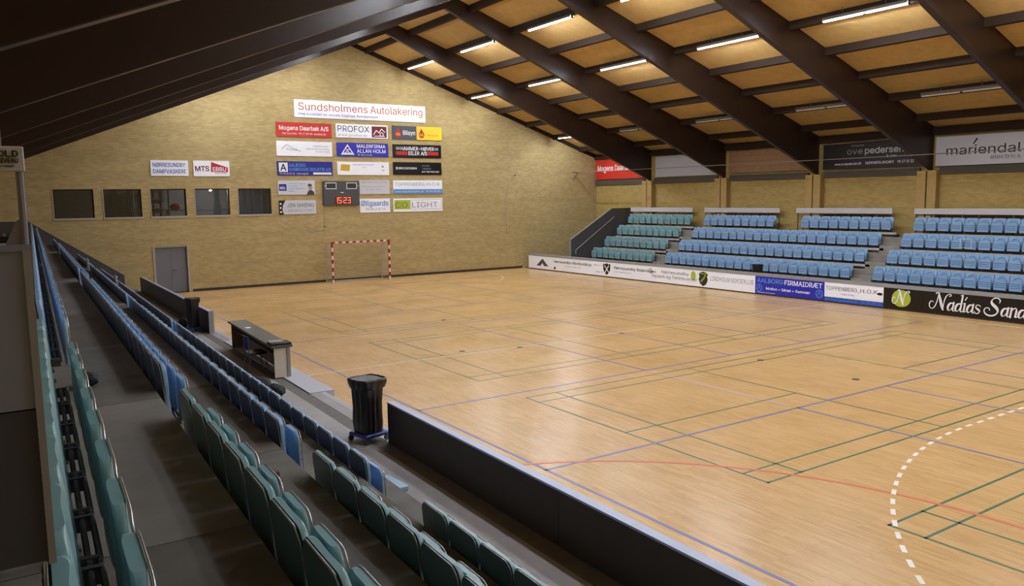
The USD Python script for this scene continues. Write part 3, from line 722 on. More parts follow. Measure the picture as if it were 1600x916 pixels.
f.poly(affinity.scale(Point(Y(18.08), 0.47).buffer(0.17), 0.85, 1.2), LM, name='tennis_ball')
crest = affinity.scale(Polygon([(0, 0.62), (0.1, 0.7), (0.3, 0.74), (0.5, 0.7), (0.6, 0.62), (0.54, 0.5), (0.6, 0.36), (0.5, 0.14), (0.3, 0.02), (0.1, 0.14), (0, 0.36), (0.06, 0.5)]), 0.9, 0.9)
f.poly(affinity.translate(crest, Y(17.78), -0.02), ink('crest', '#2b2c18')); f.poly(affinity.translate(LineString([(0.18, 0.26), (0.34, 0.4), (0.42, 0.54)]).buffer(0.045), Y(17.78), 0.0), OL, 0.003); f.poly(affinity.translate(LineString([(0.1, 0.62), (0.5, 0.62)]).buffer(0.025), Y(17.78), -0.02), GN, 0.003)
f.text('LINDHOLM BOKSEKLUB', Y(17.05), 0.33, 0.19, G_, w=2.35)
f = ad('advertising_board', 'blue advertising board with white block lettering, between two white ones', 14.61, 11.34, BL)
f.text('AALBORG', 0.1, 0.47, 0.17, LB_, w=1.28, bold=True); f.text('FIRMAIDRÆT', 1.45, 0.46, 0.18, W_, w=1.72, bold=True)
f.text('Motion • Idræt • Samvær', 0.55, 0.19, 0.10, W_, w=2.1, bold=True); f.text('www.aalborg-firmaidraet.dk', 0.1, 0.035, 0.05, W_, w=0.9)
for cx in (0.2, 3.05): f.poly(unary_union([Point(cx, 0.24).buffer(0.16).difference(Point(cx, 0.24).buffer(0.125)), LineString([(cx - 0.07, 0.18), (cx, 0.33), (cx + 0.07, 0.18)]).buffer(0.015)]), LB_)
f = ad('advertising_board', 'white advertising board with spaced dark capitals and blue lower strip', 11.34, 8.94, WHITE)
f.rect(0.0, 0.0, 2.4, 0.17, ink('strip_blue', '#2b4fb0')); f.text('TOPPENBERG', 0.06, 0.44, 0.14, DG, w=1.3); f.text(',H.O.K', 1.42, 0.44, 0.14, DG, w=0.75); f.poly(affinity.scale(Point(2.26, 0.46).buffer(0.07), 1.5, 0.7), K)
f.text('værktøj', 0.7, 0.29, 0.06, G_, w=0.55); f.text('www.toppenberghok.dk', 0.05, 0.05, 0.07, LB_, w=1.35, lift=0.003); f.text('96 34 20 20', 1.55, 0.05, 0.07, LB_, w=0.75, lift=0.003)

def bez(P, n=18):
    P = np.array(P, float); t = np.linspace(0, 1, n)[:, None]
    return ((1 - t) ** 3 * P[0] + 3 * (1 - t) ** 2 * t * P[1] + 3 * (1 - t) * t * t * P[2] + t ** 3 * P[3])
def stroke(pts, w0, w1=None):
    w1 = w0 if w1 is None else w1; n = len(pts)
    return unary_union([LineString([pts[i], pts[i + 1]]).buffer(max(0.002, (w0 + (w1 - w0) * math.sin(math.pi * i / (n - 1))) / 2)) for i in range(n - 1)])
def script_N():   # about 1 high: swash curl at the foot of the left stem, flag at the top right
    return unary_union([
        stroke(bez([(0.18, 0.42), (0.02, 0.62), (-0.18, 0.22), (0.02, 0.06)]), 0.03, 0.07),
        stroke(bez([(0.02, 0.06), (0.22, -0.06), (0.38, 0.35), (0.46, 0.98)]), 0.04, 0.06),
        stroke(bez([(0.30, 0.92), (0.36, 1.02), (0.46, 1.02), (0.50, 0.92)]), 0.05, 0.08),
        stroke(bez([(0.46, 0.98), (0.56, 0.55), (0.62, 0.25), (0.72, 0.02)]), 0.07, 0.16),
        stroke(bez([(0.72, 0.02), (0.74, 0.5), (0.82, 0.92), (1.06, 0.96)]), 0.04, 0.06),
        stroke(bez([(1.06, 0.96), (1.16, 0.97), (1.18, 0.84), (1.06, 0.84)]), 0.05, 0.06)])
def script_S():
    return unary_union([
        stroke(bez([(0.78, 0.72), (0.92, 0.98), (0.55, 1.10), (0.40, 0.84)]), 0.04, 0.07),
        stroke(bez([(0.40, 0.84), (0.28, 0.56), (0.78, 0.52), (0.70, 0.20)]), 0.07, 0.17),
        stroke(bez([(0.70, 0.20), (0.60, -0.10), (0.05, -0.10), (0.02, 0.22)]), 0.06, 0.10),
        stroke(bez([(0.02, 0.22), (0.02, 0.44), (0.30, 0.46), (0.30, 0.28)]), 0.06, 0.05)])
def lower(ch):
    def sh(a): return [(x + 0.12 * y, y) for x, y in a]
    bowl = stroke(sh(bez([(0.30, 0.42), (0.05, 0.60), (-0.06, 0.10), (0.10, 0.02)])), 0.05, 0.12).union(stroke(sh(bez([(0.10, 0.02), (0.2, 0.0), (0.28, 0.2), (0.31, 0.4)])), 0.03, 0.04))
    if ch == 'a': return bowl.union(stroke(sh([(0.31, 0.5), (0.30, 0.1)]), 0.1)).union(stroke(sh(bez([(0.30, 0.1), (0.30, 0.0), (0.36, -0.02), (0.43, 0.06)])), 0.05)), 0.42
    if ch == 'd': return bowl.union(stroke(sh([(0.31, 0.95), (0.30, 0.1)]), 0.1)).union(stroke(sh(bez([(0.30, 0.1), (0.30, 0.0), (0.36, -0.02), (0.43, 0.06)])), 0.05)).union(stroke(sh([(0.22, 0.94), (0.32, 0.95)]), 0.05)), 0.43
    if ch == 'i': return stroke(sh([(0.06, 0.5), (0.06, 0.04)]), 0.1).union(stroke(sh([(-0.02, 0.49), (0.06, 0.5)]), 0.05)).union(stroke(sh([(0.06, 0.02), (0.16, 0.05)]), 0.05)).union(stroke([(0.13, 0.70), (0.22, 0.86)], 0.06)), 0.2
    if ch == 's': return unary_union([stroke(sh(bez([(0.27, 0.42), (0.2, 0.54), (0.02, 0.52), (0.04, 0.38)])), 0.05, 0.06), stroke(sh(bez([(0.04, 0.38), (0.06, 0.26), (0.28, 0.26), (0.26, 0.12)])), 0.06, 0.12), stroke(sh(bez([(0.26, 0.12), (0.24, -0.02), (0.04, -0.03), (0.0, 0.12)])), 0.05, 0.06)]), 0.32
    if ch == 'n': return unary_union([stroke(sh([(0.06, 0.5), (0.06, 0.0)]), 0.1), stroke(sh([(-0.02, 0.49), (0.06, 0.5)]), 0.05), stroke(sh(bez([(0.08, 0.36), (0.16, 0.56), (0.32, 0.58), (0.31, 0.36)])), 0.05, 0.06), stroke(sh([(0.31, 0.38), (0.30, 0.06)]), 0.1), stroke(sh([(0.30, 0.02), (0.40, 0.06)]), 0.05)]), 0.42
    if ch == 'w': return unary_union([stroke([(0.0, 0.5), (0.14, 0.0)], 0.09), stroke([(0.14, 0.0), (0.26, 0.5)], 0.04), stroke([(0.26, 0.5), (0.4, 0.0)], 0.09), stroke([(0.4, 0.0), (0.54, 0.52)], 0.04)]), 0.56
    if ch == 'c': return stroke(sh(bez([(0.28, 0.40), (0.05, 0.66), (-0.12, 0.05), (0.14, 0.02)])), 0.06, 0.11).union(stroke(sh(bez([(0.14, 0.02), (0.2, 0.0), (0.26, 0.04), (0.3, 0.12)])), 0.05)), 0.33
    if ch == 'h': return unary_union([stroke(sh([(0.06, 0.95), (0.06, 0.0)]), 0.1), lower('n')[0]]), 0.42
def script(words_):
    x, out = 0.0, []
    for ch in words_:
        if ch == 'N': out.append(affinity.translate(script_N(), x + 0.08, 0)); x += 1.02
        elif ch == 'S': out.append(affinity.translate(script_S(), x, 0)); x += 0.86
        elif ch == ' ': x += 0.18
        else: g, w = lower(ch); out.append(affinity.translate(g, x, 0)); x += w
    return out
NB = mat('near_black_sheet', '#15110f', 0.35)
f = ad('advertising_board', 'black advertising board with a white swash initial on a lime oval', 8.94, 7.51, NB)
f.poly(affinity.scale(Point(0.66, 0.38).buffer(0.3, 32), 1.15, 1.0), LM, 0.001, name='lime_oval'); f.poly(affinity.translate(affinity.scale(script_N(), 0.52, 0.52, origin=(0, 0)), 0.36, 0.16), W_, 0.003, name='initial')
f = ad('advertising_board', 'black advertising board with large white script lettering, right end of row', 7.51, 2.9, NB)
for g in script('Nadias Sandwich'):
    g = affinity.translate(affinity.scale(g, 0.595, 0.58, origin=(0, 0)), 0.22, 0.13).intersection(sbox(0, 0, 4.6, 0.72))
    if g.area > 1e-4: f.poly(g, W_, 0.001, name='letter')

# small black bin on the ledge behind the boards
bn = thing('waste_bin', 'small black bin between the boards and the lowest blue row', 'bin', (18.35, 15.2, 0.02))
an = np.arange(20) * math.pi / 10
obj('bin_body', MB().loft([np.array([(0.15 * math.cos(t), 0.19 * math.sin(t), 0) for t in an]), np.array([(0.2 * math.cos(t), 0.24 * math.sin(t), 1.12) for t in an]), np.array([(0.18 * math.cos(t), 0.22 * math.sin(t), 1.12) for t in an]), np.array([(0.17 * math.cos(t), 0.21 * math.sin(t), 0.9) for t in an])]), BLACK, bn, smooth=40)
obj('bin_rim', MB().tube([(0.2 * math.cos(t), 0.25 * math.sin(t), 1.12) for t in an], 0.02, 6, closed=True), BLACK, bn, smooth=60)

# ------------------------------------------------------------------ banners under the roof on the right wall
def banner(label, y1, y0, z0, z1, base):
    r = thing('banner', label, 'banner')
    obj('sheet', MB().box(XR - 0.14, XR - 0.1, y0, y1, z0, z1), base, r)
    fr = MB(); 
    for (a, b, c, d_) in ((y0, y1, z0, z0 + 0.03), (y0, y1, z1 - 0.03, z1)): fr.box(XR - 0.145, XR - 0.1, a, b, c, d_)
    obj('edge_strip', fr, base, r)
    return Face(r, (XR - 0.14, y1, z0), (0, -1, 0), (0, 0, 1), (-1, 0, 0))
REDS = mat('red_sheet', '#c92f1e', 0.5)
f = banner('red banner with white lettering high on the right wall, nearest the gable', 31.6, 27.0, 5.18, 6.38, REDS)
f.text('Mogens Daarbak A/S', 0.2, 0.5, 0.34, W_, w=3.9, bold=True)
f = banner('plain white banner high on the right wall, second from the gable', 26.3, 21.5, 5.18, 6.34, mat('white_banner', '#b3b1b8', 0.6))
f = banner('plain tan board banner high on the right wall, third from the gable', 20.95, 15.95, 5.22, 6.34, mat('tan_boards', '#8e6a48', 0.6, var=0.15, vscale=4))
for zz in (0.28, 0.56, 0.84): f.rect(0.02, zz, 4.98, zz + 0.012, mat('tan_joint', '#6d4f35', 0.7), 'board_joint')
f = banner('black banner with white lowercase lettering high on the right wall', 15.45, 10.65, 5.2, 6.3, mat('black_banner', '#1a1718', 0.5))
f.text('ove', 1.2, 0.62, 0.26, G_, w=0.75); f.text('pedersen', 2.05, 0.62, 0.26, ink('banner_grey', '#b5b3b6'), w=1.75, bold=True); f.text('& søn', 3.05, 0.42, 0.1, W_, w=0.45)
f.text('entreprenør', 1.4, 0.95, 0.08, G_, w=0.6); f.text('www.ovepedersen.dk', 0.6, 0.16, 0.11, W_, w=1.3); f.text('NØRRESUNDBY', 2.1, 0.16, 0.11, W_, w=1.3); f.text('98 17 15 22', 3.55, 0.16, 0.11, W_, w=0.7)
f.poly(affinity.rotate(affinity.scale(Point(4.15, 0.62).buffer(0.09), 0.7, 1.5), 25), YL)
f = banner('white banner with dark lowercase lettering and accent, high on the right wall', 10.3, 5.42, 5.15, 6.3, mat('white_banner2', '#bdbcc2', 0.6))
f.text('mariendal', 0.42, 0.42, 0.34, K, w=2.75, bold=False); f.poly(Polygon([(1.42, 0.80), (1.47, 0.80), (1.62, 1.0), (1.55, 1.02)]), K); f.text('electrics', 2.1, 0.2, 0.15, DG, w=1.05)
# conduit frame beside the black banner
cd = thing('conduit', 'thin pale conduit bent round the black banner\'s upper left corner', 'conduit')
obj('pipe', MB().tube([(XR - 0.2, 15.6, 5.1), (XR - 0.2, 15.6, 6.2), (XR - 0.2, 15.5, 6.3), (XR - 0.2, 12.2, 6.38)], 0.014, 6), mat('pale_pipe', '#8d8a88', 0.5), cd)
# net cable
cb = thing('net_cable', 'thin steel cable strung under the beams along the far stand', 'cable')
obj('wire', MB().tube([(21.3, YF - 0.02, 5.62), (21.3, 20, 5.58), (21.3, 10, 5.56), (21.3, YN + 0.01, 5.58)], 0.02, 6), mat('cable_grey', '#8a8580', 0.5, metal=0.4), cb)
obj('bracket', MB().bar((21.3, YF - 0.5, 5.62), (21.3, YF, 5.62), 0.04).bar((21.3, YF - 0.5, 5.6), (21.3, YF, 5.15), 0.03), STEEL, cb)
cb2 = thing('wall_cable', 'thin pale cable drooping on the far wall right of the signs', 'cable')
obj('wire', MB().tube([(17.0, YF - 0.012, 5.45), (16.6, YF - 0.012, 5.1), (16.35, YF - 0.012, 4.3), (16.3, YF - 0.012, 3.2), (16.4, YF - 0.012, 2.0)], 0.008, 5), mat('pale_pipe', '#8d8a88', 0.5), cb2)
obj('clip', MB().cbox(16.96, 17.04, YF - 0.025, YF, 5.42, 5.48, 0.004), STEEL, cb2)

# ------------------------------------------------------------------ signs on the far wall
def sign(label, x0, x1, z0, z1, base, name='wall_sign', t=0.035):
    r = thing(name, label, 'sign')
    obj('sign_board', MB().cbox(x0, x1, YF - t, YF, z0, z1, 0.004), base, r)
    return Face(r, (x0, YF - t, z0), (1, 0, 0), (0, 0, 1), (0, -1, 0)), x1 - x0, z1 - z0
f, w, h = sign('widest white sign with orange lettering, top of the sponsor wall', 4.05, 11.23, 8.21, 9.07, WHITE)
f.text('Sundsholmens', 0.2, 0.36, 0.36, OR, w=3.65); f.text('Autolakering', 4.0, 0.36, 0.36, OR, w=3.0); f.text('Høj kvalitet er vores faglige fundament', 0.2, 0.12, 0.11, BL, w=4.2)
f, w, h = sign('red sign with white lettering, left end of the top small row', 3.11, 5.91, 7.25, 7.95, REDS)
f.text('Mogens Daarbak A/S', 0.14, 0.33, 0.2, W_, w=2.5, bold=True); f.text('Nørresundby  98 17 00 00  daarbak.dk', 0.3, 0.12, 0.09, W_, w=2.2)
f, w, h = sign('white sign with grey capitals and a dark red emblem', 6.14, 8.99, 7.29, 7.98, WHITE)
f.text('PROFOX', 0.09, 0.30, 0.3, DG, w=1.72); f.text('www.profox.dk', 0.1, 0.09, 0.09, G_, w=1.6); f.rect(1.95, 0.06, 2.78, 0.62, DR)
f.poly(unary_union([LineString([(2.05, 0.2), (2.2, 0.42), (2.35, 0.3), (2.5, 0.5), (2.68, 0.34)]).buffer(0.022), Point(2.5, 0.22).buffer(0.11).difference(Point(2.5, 0.22).buffer(0.07)), LineString([(2.1, 0.13), (2.65, 0.13)]).buffer(0.018)]), W_, 0.003)
f, w, h = sign('sign half slate grey and half yellow with red drops', 9.25, 12.2, 7.29, 8.0, ink('slate', '#4c4d57'))
f.rect(1.42, 0.0, 2.95, 0.71, YL)
drop = lambda cx, cy_: Point(cx, cy_).buffer(0.17).union(Polygon([(cx - 0.13, cy_ + 0.1), (cx + 0.13, cy_ + 0.1), (cx, cy_ + 0.34)]))
f.poly(drop(0.34, 0.27), RD, 0.003); f.text('OIL', 0.2, 0.21, 0.12, YL, w=0.28, bold=True, lift=0.005); f.text('Bilsyn', 0.62, 0.25, 0.22, W_, w=0.72, bold=True)
f.poly(drop(1.72, 0.27), RD, 0.003); f.text('OIL', 1.58, 0.21, 0.12, YL, w=0.28, bold=True, lift=0.005); f.text('olie og gas', 2.05, 0.22, 0.1, OR, w=0.7, lift=0.003)
f, w, h = sign('pale white sign with faint grey text, below the red sign', 3.08, 5.91, 6.32, 7.04, WHITE)
f.poly(LineString([(0.25, 0.32), (0.5, 0.55), (0.95, 0.3), (1.2, 0.24)]).buffer(0.012), G_); f.text('Finans', 0.52, 0.27, 0.12, G_, w=0.5); f.text('NØRRESUNDBY', 1.85, 0.46, 0.07, G_, w=0.8); f.text('Ejendomsformidling', 1.5, 0.33, 0.07, G_, w=1.15); f.text('Tlf. 98 17 30 00', 1.95, 0.19, 0.07, G_, w=0.72)
f, w, h = sign('blue sign with a white triangle emblem and bold capitals', 6.15, 8.99, 6.35, 7.04, BL)
tri = Polygon([(0.2, 0.08), (0.95, 0.08), (0.575, 0.62)]); f.poly(tri.difference(affinity.scale(tri, 0.6, 0.6)), W_); f.poly(unary_union([LineString([(0.4, 0.35), (0.75, 0.35)]).buffer(0.02), LineString([(0.57, 0.3), (0.4, 0.12)]).buffer(0.02), LineString([(0.57, 0.3), (0.75, 0.12)]).buffer(0.02)]), W_)
f.text('MALERFIRMA', 1.08, 0.45, 0.17, W_, w=1.6, bold=True); f.text('ALLAN HOLM', 1.08, 0.2, 0.18, W_, w=1.6, bold=True); f.text('Tlf. 98 17 14 48', 1.1, 0.05, 0.08, W_, w=0.8)
f, w, h = sign('black sign with white bold capitals and two red bars', 9.25, 12.14, 6.33, 7.03, mat('near_black_sheet', '#15110f', 0.35))
f.rect(0.18, 0.15, 0.85, 0.34, RD); f.rect(2.05, 0.15, 2.72, 0.34, RD); f.rect(0.18, 0.42, 0.42, 0.56, G_); f.rect(2.5, 0.42, 2.72, 0.56, G_)
f.text('HAMMER-HØVER', 0.46, 0.4, 0.18, W_, w=2.0, bold=True); f.text('BILER', 0.9, 0.15, 0.19, W_, w=0.66, bold=True); f.text('A', 1.64, 0.15, 0.19, W_, bold=True, name='letter'); f.text('/', 1.79, 0.15, 0.19, W_, bold=True, name='letter'); f.text('S', 1.88, 0.15, 0.19, W_, bold=True, name='letter')
f, w, h = sign('dark blue sign with a white square letter at its left', 3.07, 5.89, 5.38, 6.06, ink('navy_sheet', '#1b1d8c'))
f.rect(0.08, 0.17, 0.52, 0.62, W_); f.text('A', 0.15, 0.24, 0.3, K, w=0.3, bold=True, lift=0.003); f.text('AALBORG', 0.57, 0.42, 0.16, LB_, w=0.85, bold=True); f.text('GUMMIVARE INDUSTRI A/S', 0.57, 0.22, 0.15, LB_, w=2.15, bold=True)
f.text('Tlf. 98 18 20 22', 0.1, 0.05, 0.08, W_, w=0.75); f.text('www.agi.dk', 0.95, 0.05, 0.08, W_, w=0.6); f.rect(1.8, 0.04, 2.75, 0.15, W_)
f, w, h = sign('white sign with a yellow block at left and faint text', 6.14, 9.0, 5.41, 6.08, WHITE)
f.poly(Polygon([(0.16, 0.22), (0.64, 0.2), (0.68, 0.52), (0.2, 0.54)]), ink('mustard', '#cda81f')); f.text('Nørresundby Tømrerfirma', 0.85, 0.5, 0.06, LB_, w=1.15); f.text('98 17', 1.35, 0.35, 0.06, G_, w=0.25); f.poly(Polygon([(2.42, 0.4), (2.5, 0.53), (2.58, 0.4)]), OL); f.text('SB', 2.43, 0.2, 0.1, G_, w=0.16)
f, w, h = sign('black sign with small thin white text, right end of third row', 9.24, 12.14, 5.43, 6.1, mat('near_black_sheet', '#15110f', 0.35))
f.poly(Point(0.22, 0.35).buffer(0.07).difference(Point(0.22, 0.35).buffer(0.04)), W_); f.text('BRODERSEN', 0.33, 0.3, 0.1, W_, w=1.05, bold=True); f.text('MURER', 1.7, 0.45, 0.08, G_, w=0.45); f.text('TØMRER', 1.7, 0.29, 0.08, G_, w=0.55); f.text('ENTREPRENØR', 1.7, 0.12, 0.09, W_, w=1.05)
f, w, h = sign('small white sign with blue square and a grey portrait', 3.06, 4.92, 4.43, 5.13, OFFW)
f.rect(0.05, 0.2, 0.42, 0.52, ink('navy_sheet', '#1b1d8c')); f.text('NDL', 0.09, 0.27, 0.13, W_, w=0.28, bold=True, lift=0.003)
for zz, t_ in ((0.52, 'Vi kan klare opgaven'), (0.4, 'Forsikring'), (0.28, 'Tryghed og service'), (0.16, 'Aalborg')): f.text(t_, 0.5, zz, 0.055, LB_, w=0.9 * len(t_) / 20)
f.poly(affinity.scale(Point(1.62, 0.36).buffer(0.12), 0.85, 1.25), ink('portrait_skin', '#a98f85'), name='portrait_head'); f.poly(affinity.scale(Point(1.6, 0.47).buffer(0.1), 1.1, 0.7), DG, 0.003, name='portrait_hair'); f.poly(Polygon([(1.42, 0.0), (1.82, 0.0), (1.8, 0.14), (1.68, 0.23), (1.52, 0.2)]), ink('portrait_coat', '#3a3640'), 0.003, name='portrait_shoulders')
# scoreboard
sb = thing('scoreboard', 'dark grey scoreboard showing red digits, among the signs', 'scoreboard')
obj('case', MB().cbox(5.31, 7.24, YF - 0.14, YF, 3.88, 5.1, 0.015), mat('scoreboard_case', '#47484a', 0.5), sb)
f = Face(sb, (5.31, YF - 0.14, 3.88), (1, 0, 0), (0, 0, 1), (0, -1, 0))
for cx in (0.42, 1.52):
    f.poly(sbox(cx - 0.28, 0.82, cx + 0.28, 1.14).difference(sbox(cx - 0.25, 0.85, cx + 0.25, 1.11)), W_, name='score_frame'); f.rect(cx - 0.25, 0.85, cx + 0.25, 1.11, ink('score_black', '#2a2b2d'), 'score_window')
f.poly(Point(0.1, 0.98).buffer(0.025).union(Point(1.86, 0.98).buffer(0.025)), W_, name='dot'); f.rect(0.92, 0.62, 1.08, 0.66, W_, 'period_mark')
f.rect(0.58, 0.06, 1.5, 0.44, ink('digit_bed', '#5a1410'), 'digit_window')
SEG = {'a': (0, 1, 1, 1), 'b': (1, .5, 1, 1), 'c': (1, 0, 1, .5), 'd': (0, 0, 1, 0), 'e': (0, 0, 0, .5), 'f': (0, .5, 0, 1), 'g': (0, .5, 1, .5)}
DIG = {'1': 'bc', '5': 'afgcd', '2': 'abged', '3': 'abgcd'}
LED = emit('red_led', (1.0, 0.10, 0.05), 2.2)
for ch, x in zip('1523', (0.6, 0.80, 1.07, 1.29)):
    g = unary_union([LineString([(x + SEG[s][0] * 0.13, 0.11 + SEG[s][1] * 0.28), (x + SEG[s][2] * 0.13, 0.11 + SEG[s][3] * 0.28)]).buffer(0.02) for s in DIG[ch]])
    f.poly(g, LED, 0.003, name='digit')
f.poly(Point(1.0, 0.18).buffer(0.018).union(Point(1.0, 0.32).buffer(0.018)), LED, 0.003, name='colon')
f, w, h = sign('small white sign with pinkish text beside the scoreboard', 7.3, 9.0, 4.43, 5.15, OFFW)
f.text('VW SPECIALISTEN', 0.1, 0.56, 0.09, PK, w=1.45); f.text('Reparation af alle bilmærker', 0.15, 0.36, 0.06, G_, w=1.3); f.text('Tlf. 98 17 55 11', 0.35, 0.2, 0.07, PK, w=0.9)
f, w, h = sign('white sign with light blue capitals and a blue lower strip', 9.21, 12.16, 4.43, 5.14, WHITE)
f.rect(0, 0, w, 0.24, LB_); f.text('TOPPENBERG', 0.1, 0.42, 0.17, ink('toppen_blue', '#6f9fc0'), w=1.75); f.text(',H.O.K', 1.9, 0.42, 0.17, ink('toppen_blue', '#6f9fc0'), w=0.9); f.text('www.toppenberghok.dk   96 34 20 20', 0.1, 0.08, 0.08, W_, w=2.7, lift=0.003)
f, w, h = sign('small white sign with a black curved left edge, lowest row', 3.06, 4.94, 3.47, 4.16, OFFW)
f.poly(Polygon([(0, 0), (0.24, 0), (0.17, 0.2), (0.2, 0.45), (0.34, 0.69), (0, 0.69)]), mat('near_black_sheet', '#15110f', 0.35)); f.text('JIN SHIING', 0.42, 0.36, 0.17, DG, w=1.35); f.text('KINA MAD UD AF HUSET', 0.45, 0.14, 0.1, G_, w=1.3)
for zz in (0.08, 0.28, 0.48): f.rect(0.05, zz, 0.13, zz + 0.09, W_, 'mark', 0.003)
f, w, h = sign('small white sign with blue bold lettering, lowest row below scoreboard', 7.29, 8.99, 3.47, 4.19, WHITE)
f.text('Øllgaards', 0.06, 0.36, 0.25, LB_, w=1.56, bold=True); f.text('Tlf. 98 17 07 77', 0.3, 0.12, 0.1, DG, w=1.1)
f, w, h = sign('white sign with a lime rectangle and thin grey capitals', 9.19, 12.15, 3.47, 4.18, WHITE)
f.rect(0.06, 0.14, 0.98, 0.62, LM); f.text('CO', 0.12, 0.22, 0.28, ink('olive_text', '#6e7a2a'), w=0.7, lift=0.003); f.text('LIGHT', 1.1, 0.22, 0.28, G_, w=1.55)
f.poly(sbox(1.02, 0.12, 2.9, 0.64).difference(sbox(1.035, 0.135, 2.885, 0.625)), G_, name='border')
f, w, h = sign('small white sign with two lines of blue capitals above the windows', -2.63, -1.03, 5.33, 6.03, WHITE)
f.text('NØRRESUNDBY', 0.1, 0.41, 0.17, ink('sign_blue', '#4a62b5'), w=1.38, bold=True); f.text('DAMPVASKERI', 0.1, 0.12, 0.17, ink('sign_blue', '#4a62b5'), w=1.38, bold=True)
f, w, h = sign('small white sign with dark red capitals and red block emblem', -0.81, 0.81, 5.32, 6.03, WHITE)
f.text('MTS', 0.08, 0.24, 0.22, DR, w=0.62, bold=True); f.poly(Polygon([(0.78, 0.2), (1.54, 0.2), (1.54, 0.42), (1.2, 0.52), (0.8, 0.66)]), RD); f.text('EBBU', 0.86, 0.24, 0.18, W_, w=0.6, bold=True, lift=0.003); f.text('MURER TØMRER', 0.95, 0.12, 0.06, DR, w=0.55)

# ------------------------------------------------------------------ the goal
GX, GY = 6.82, 30.6
gl = thing('handball_goal', 'red and white handball goal with net in front of the far wall', 'goal', (GX, GY, 0))
RW = mat('goal_white', '#ddd5cb', 0.45); RR = mat('goal_red', '#a3271f', 0.45)
def banded(name, a, b, n, first_red=True):
    a, b = np.array(a, float), np.array(b, float); w = MB(); r = MB()
    w.bar(a, b, 0.08)
    for i in range(n):
        if (i % 2 == 0) == first_red: r.bar(a + (b - a) * i / n, a + (b - a) * (i + 1) / n, 0.084)
    p = obj(name, w, RW, gl); obj('red_band', r, RR, p, label='red painted bands')
banded('post', (-1.54, 0, 2.0), (-1.54, 0, 0.0), 10); banded('post', (1.54, 0, 2.0), (1.54, 0, 0.0), 10); banded('crossbar', (-1.58, 0, 2.04), (1.58, 0, 2.04), 17)
bf = MB()
for s in (-1.54, 1.54): bf.tube([(s, 0.04, 2.02), (s, 0.7, 1.98), (s, 0.85, 1.8), (s, 0.95, 0.03), (s, 0.04, 0.03)], 0.022, 8)
bf.tube([(-1.54, 0.95, 0.03), (1.54, 0.95, 0.03)], 0.022, 8)
obj('back_frame', bf, mat('goal_grey', '#a7a39c', 0.5), gl)
nt = MB(); prof = [(0.04, 2.02), (0.7, 1.95), (0.85, 1.75), (0.93, 1.2), (0.95, 0.6), (0.95, 0.03)]
L = np.concatenate([[0], np.cumsum(np.linalg.norm(np.diff(np.array(prof), axis=0), axis=1))])
def npt(x, s): return (x, np.interp(s, L, [p[0] for p in prof]), np.interp(s, L, [p[1] for p in prof]))
for x in np.linspace(-1.5, 1.5, 26): nt.tube([npt(x, s) for s in L], 0.003, 3)
for s in np.linspace(0.1, L[-1], 24): nt.bar(npt(-1.53, s), npt(1.53, s), 0.005)
for sx in (-1.54, 1.54):
    for z in np.arange(0.1, 2.0, 0.12): nt.bar((sx, 0.04, z), (sx, 0.9, z), 0.005)
    for y in np.arange(0.12, 0.9, 0.12): nt.bar((sx, y, 0.03), (sx, y, 1.95), 0.005)
obj('net', nt, mat('net_cord', '#b8b2a4', 0.8), gl, label='pale cord net', kind='stuff')

# ------------------------------------------------------------------ officials' table, bins, bags, loose seat
tbx = fan(-4.02, 11.2); 
plat = obj('low_platform', strip(-4.14, -3.6, 7.95, 15.2, 0.0, 0.318), mat('pale_platform', '#b4b9c4', 0.5), label='pale low platform at the court edge under the brown desk', cat='platform')
dsk = thing('officials_desk', 'long brown desk with dark top standing at the court edge', 'desk', (-3.84, 11.85, 0.318), rz=-2.6)
WOOD = mat('brown_wood', '#7d6147', 0.5, var=0.15, vscale=3); TOPM = mat('dark_laminate', '#4b4744', 0.4); PALEW = mat('pale_wood', '#cdc3b2', 0.5)
DH = 0.66
obj('desk_top', MB().cbox(-0.22, 0.24, -2.2, 2.2, DH, DH + 0.05, 0.008), TOPM, dsk)
obj('front_panel', MB().box(0.15, 0.18, -2.1, 2.1, 0.02, DH), WOOD, dsk)
for s, m_ in ((-1, PALEW), (1, WOOD)): obj('end_panel', MB().box(-0.15, 0.18, s * 2.1, s * 2.14, 0.0, DH), m_, dsk)
obj('corner_strip', MB().box(0.12, 0.19, -2.16, -2.14, 0.0, DH), mat('corner_grey', '#8b867c', 0.5), dsk)
obj('shelf', MB().box(-0.02, 0.15, -2.1, 2.1, 0.4, 0.42), WOOD, dsk)
ZT = 0.318 + DH + 0.05
bx = thing('control_case', 'flat black case lying on the near end of the brown desk', 'case', (-3.93, 9.9, ZT), rz=-4)
obj('case_body', MB().cbox(-0.2, 0.24, -0.2, 0.2, 0.0, 0.045, 0.01), BLACK, bx); obj('case_lid', MB().cbox(-0.2, 0.1, -0.08, 0.22, 0.045, 0.062, 0.006), mat('silver_lid', '#9aa0a4', 0.35, metal=0.3), bx)
pp = obj('paper_sheet', MB().box(-3.9, -3.78, 12.5, 12.7, ZT, ZT + 0.003), WHITE, label='small white paper on the far half of the brown desk', cat='paper')
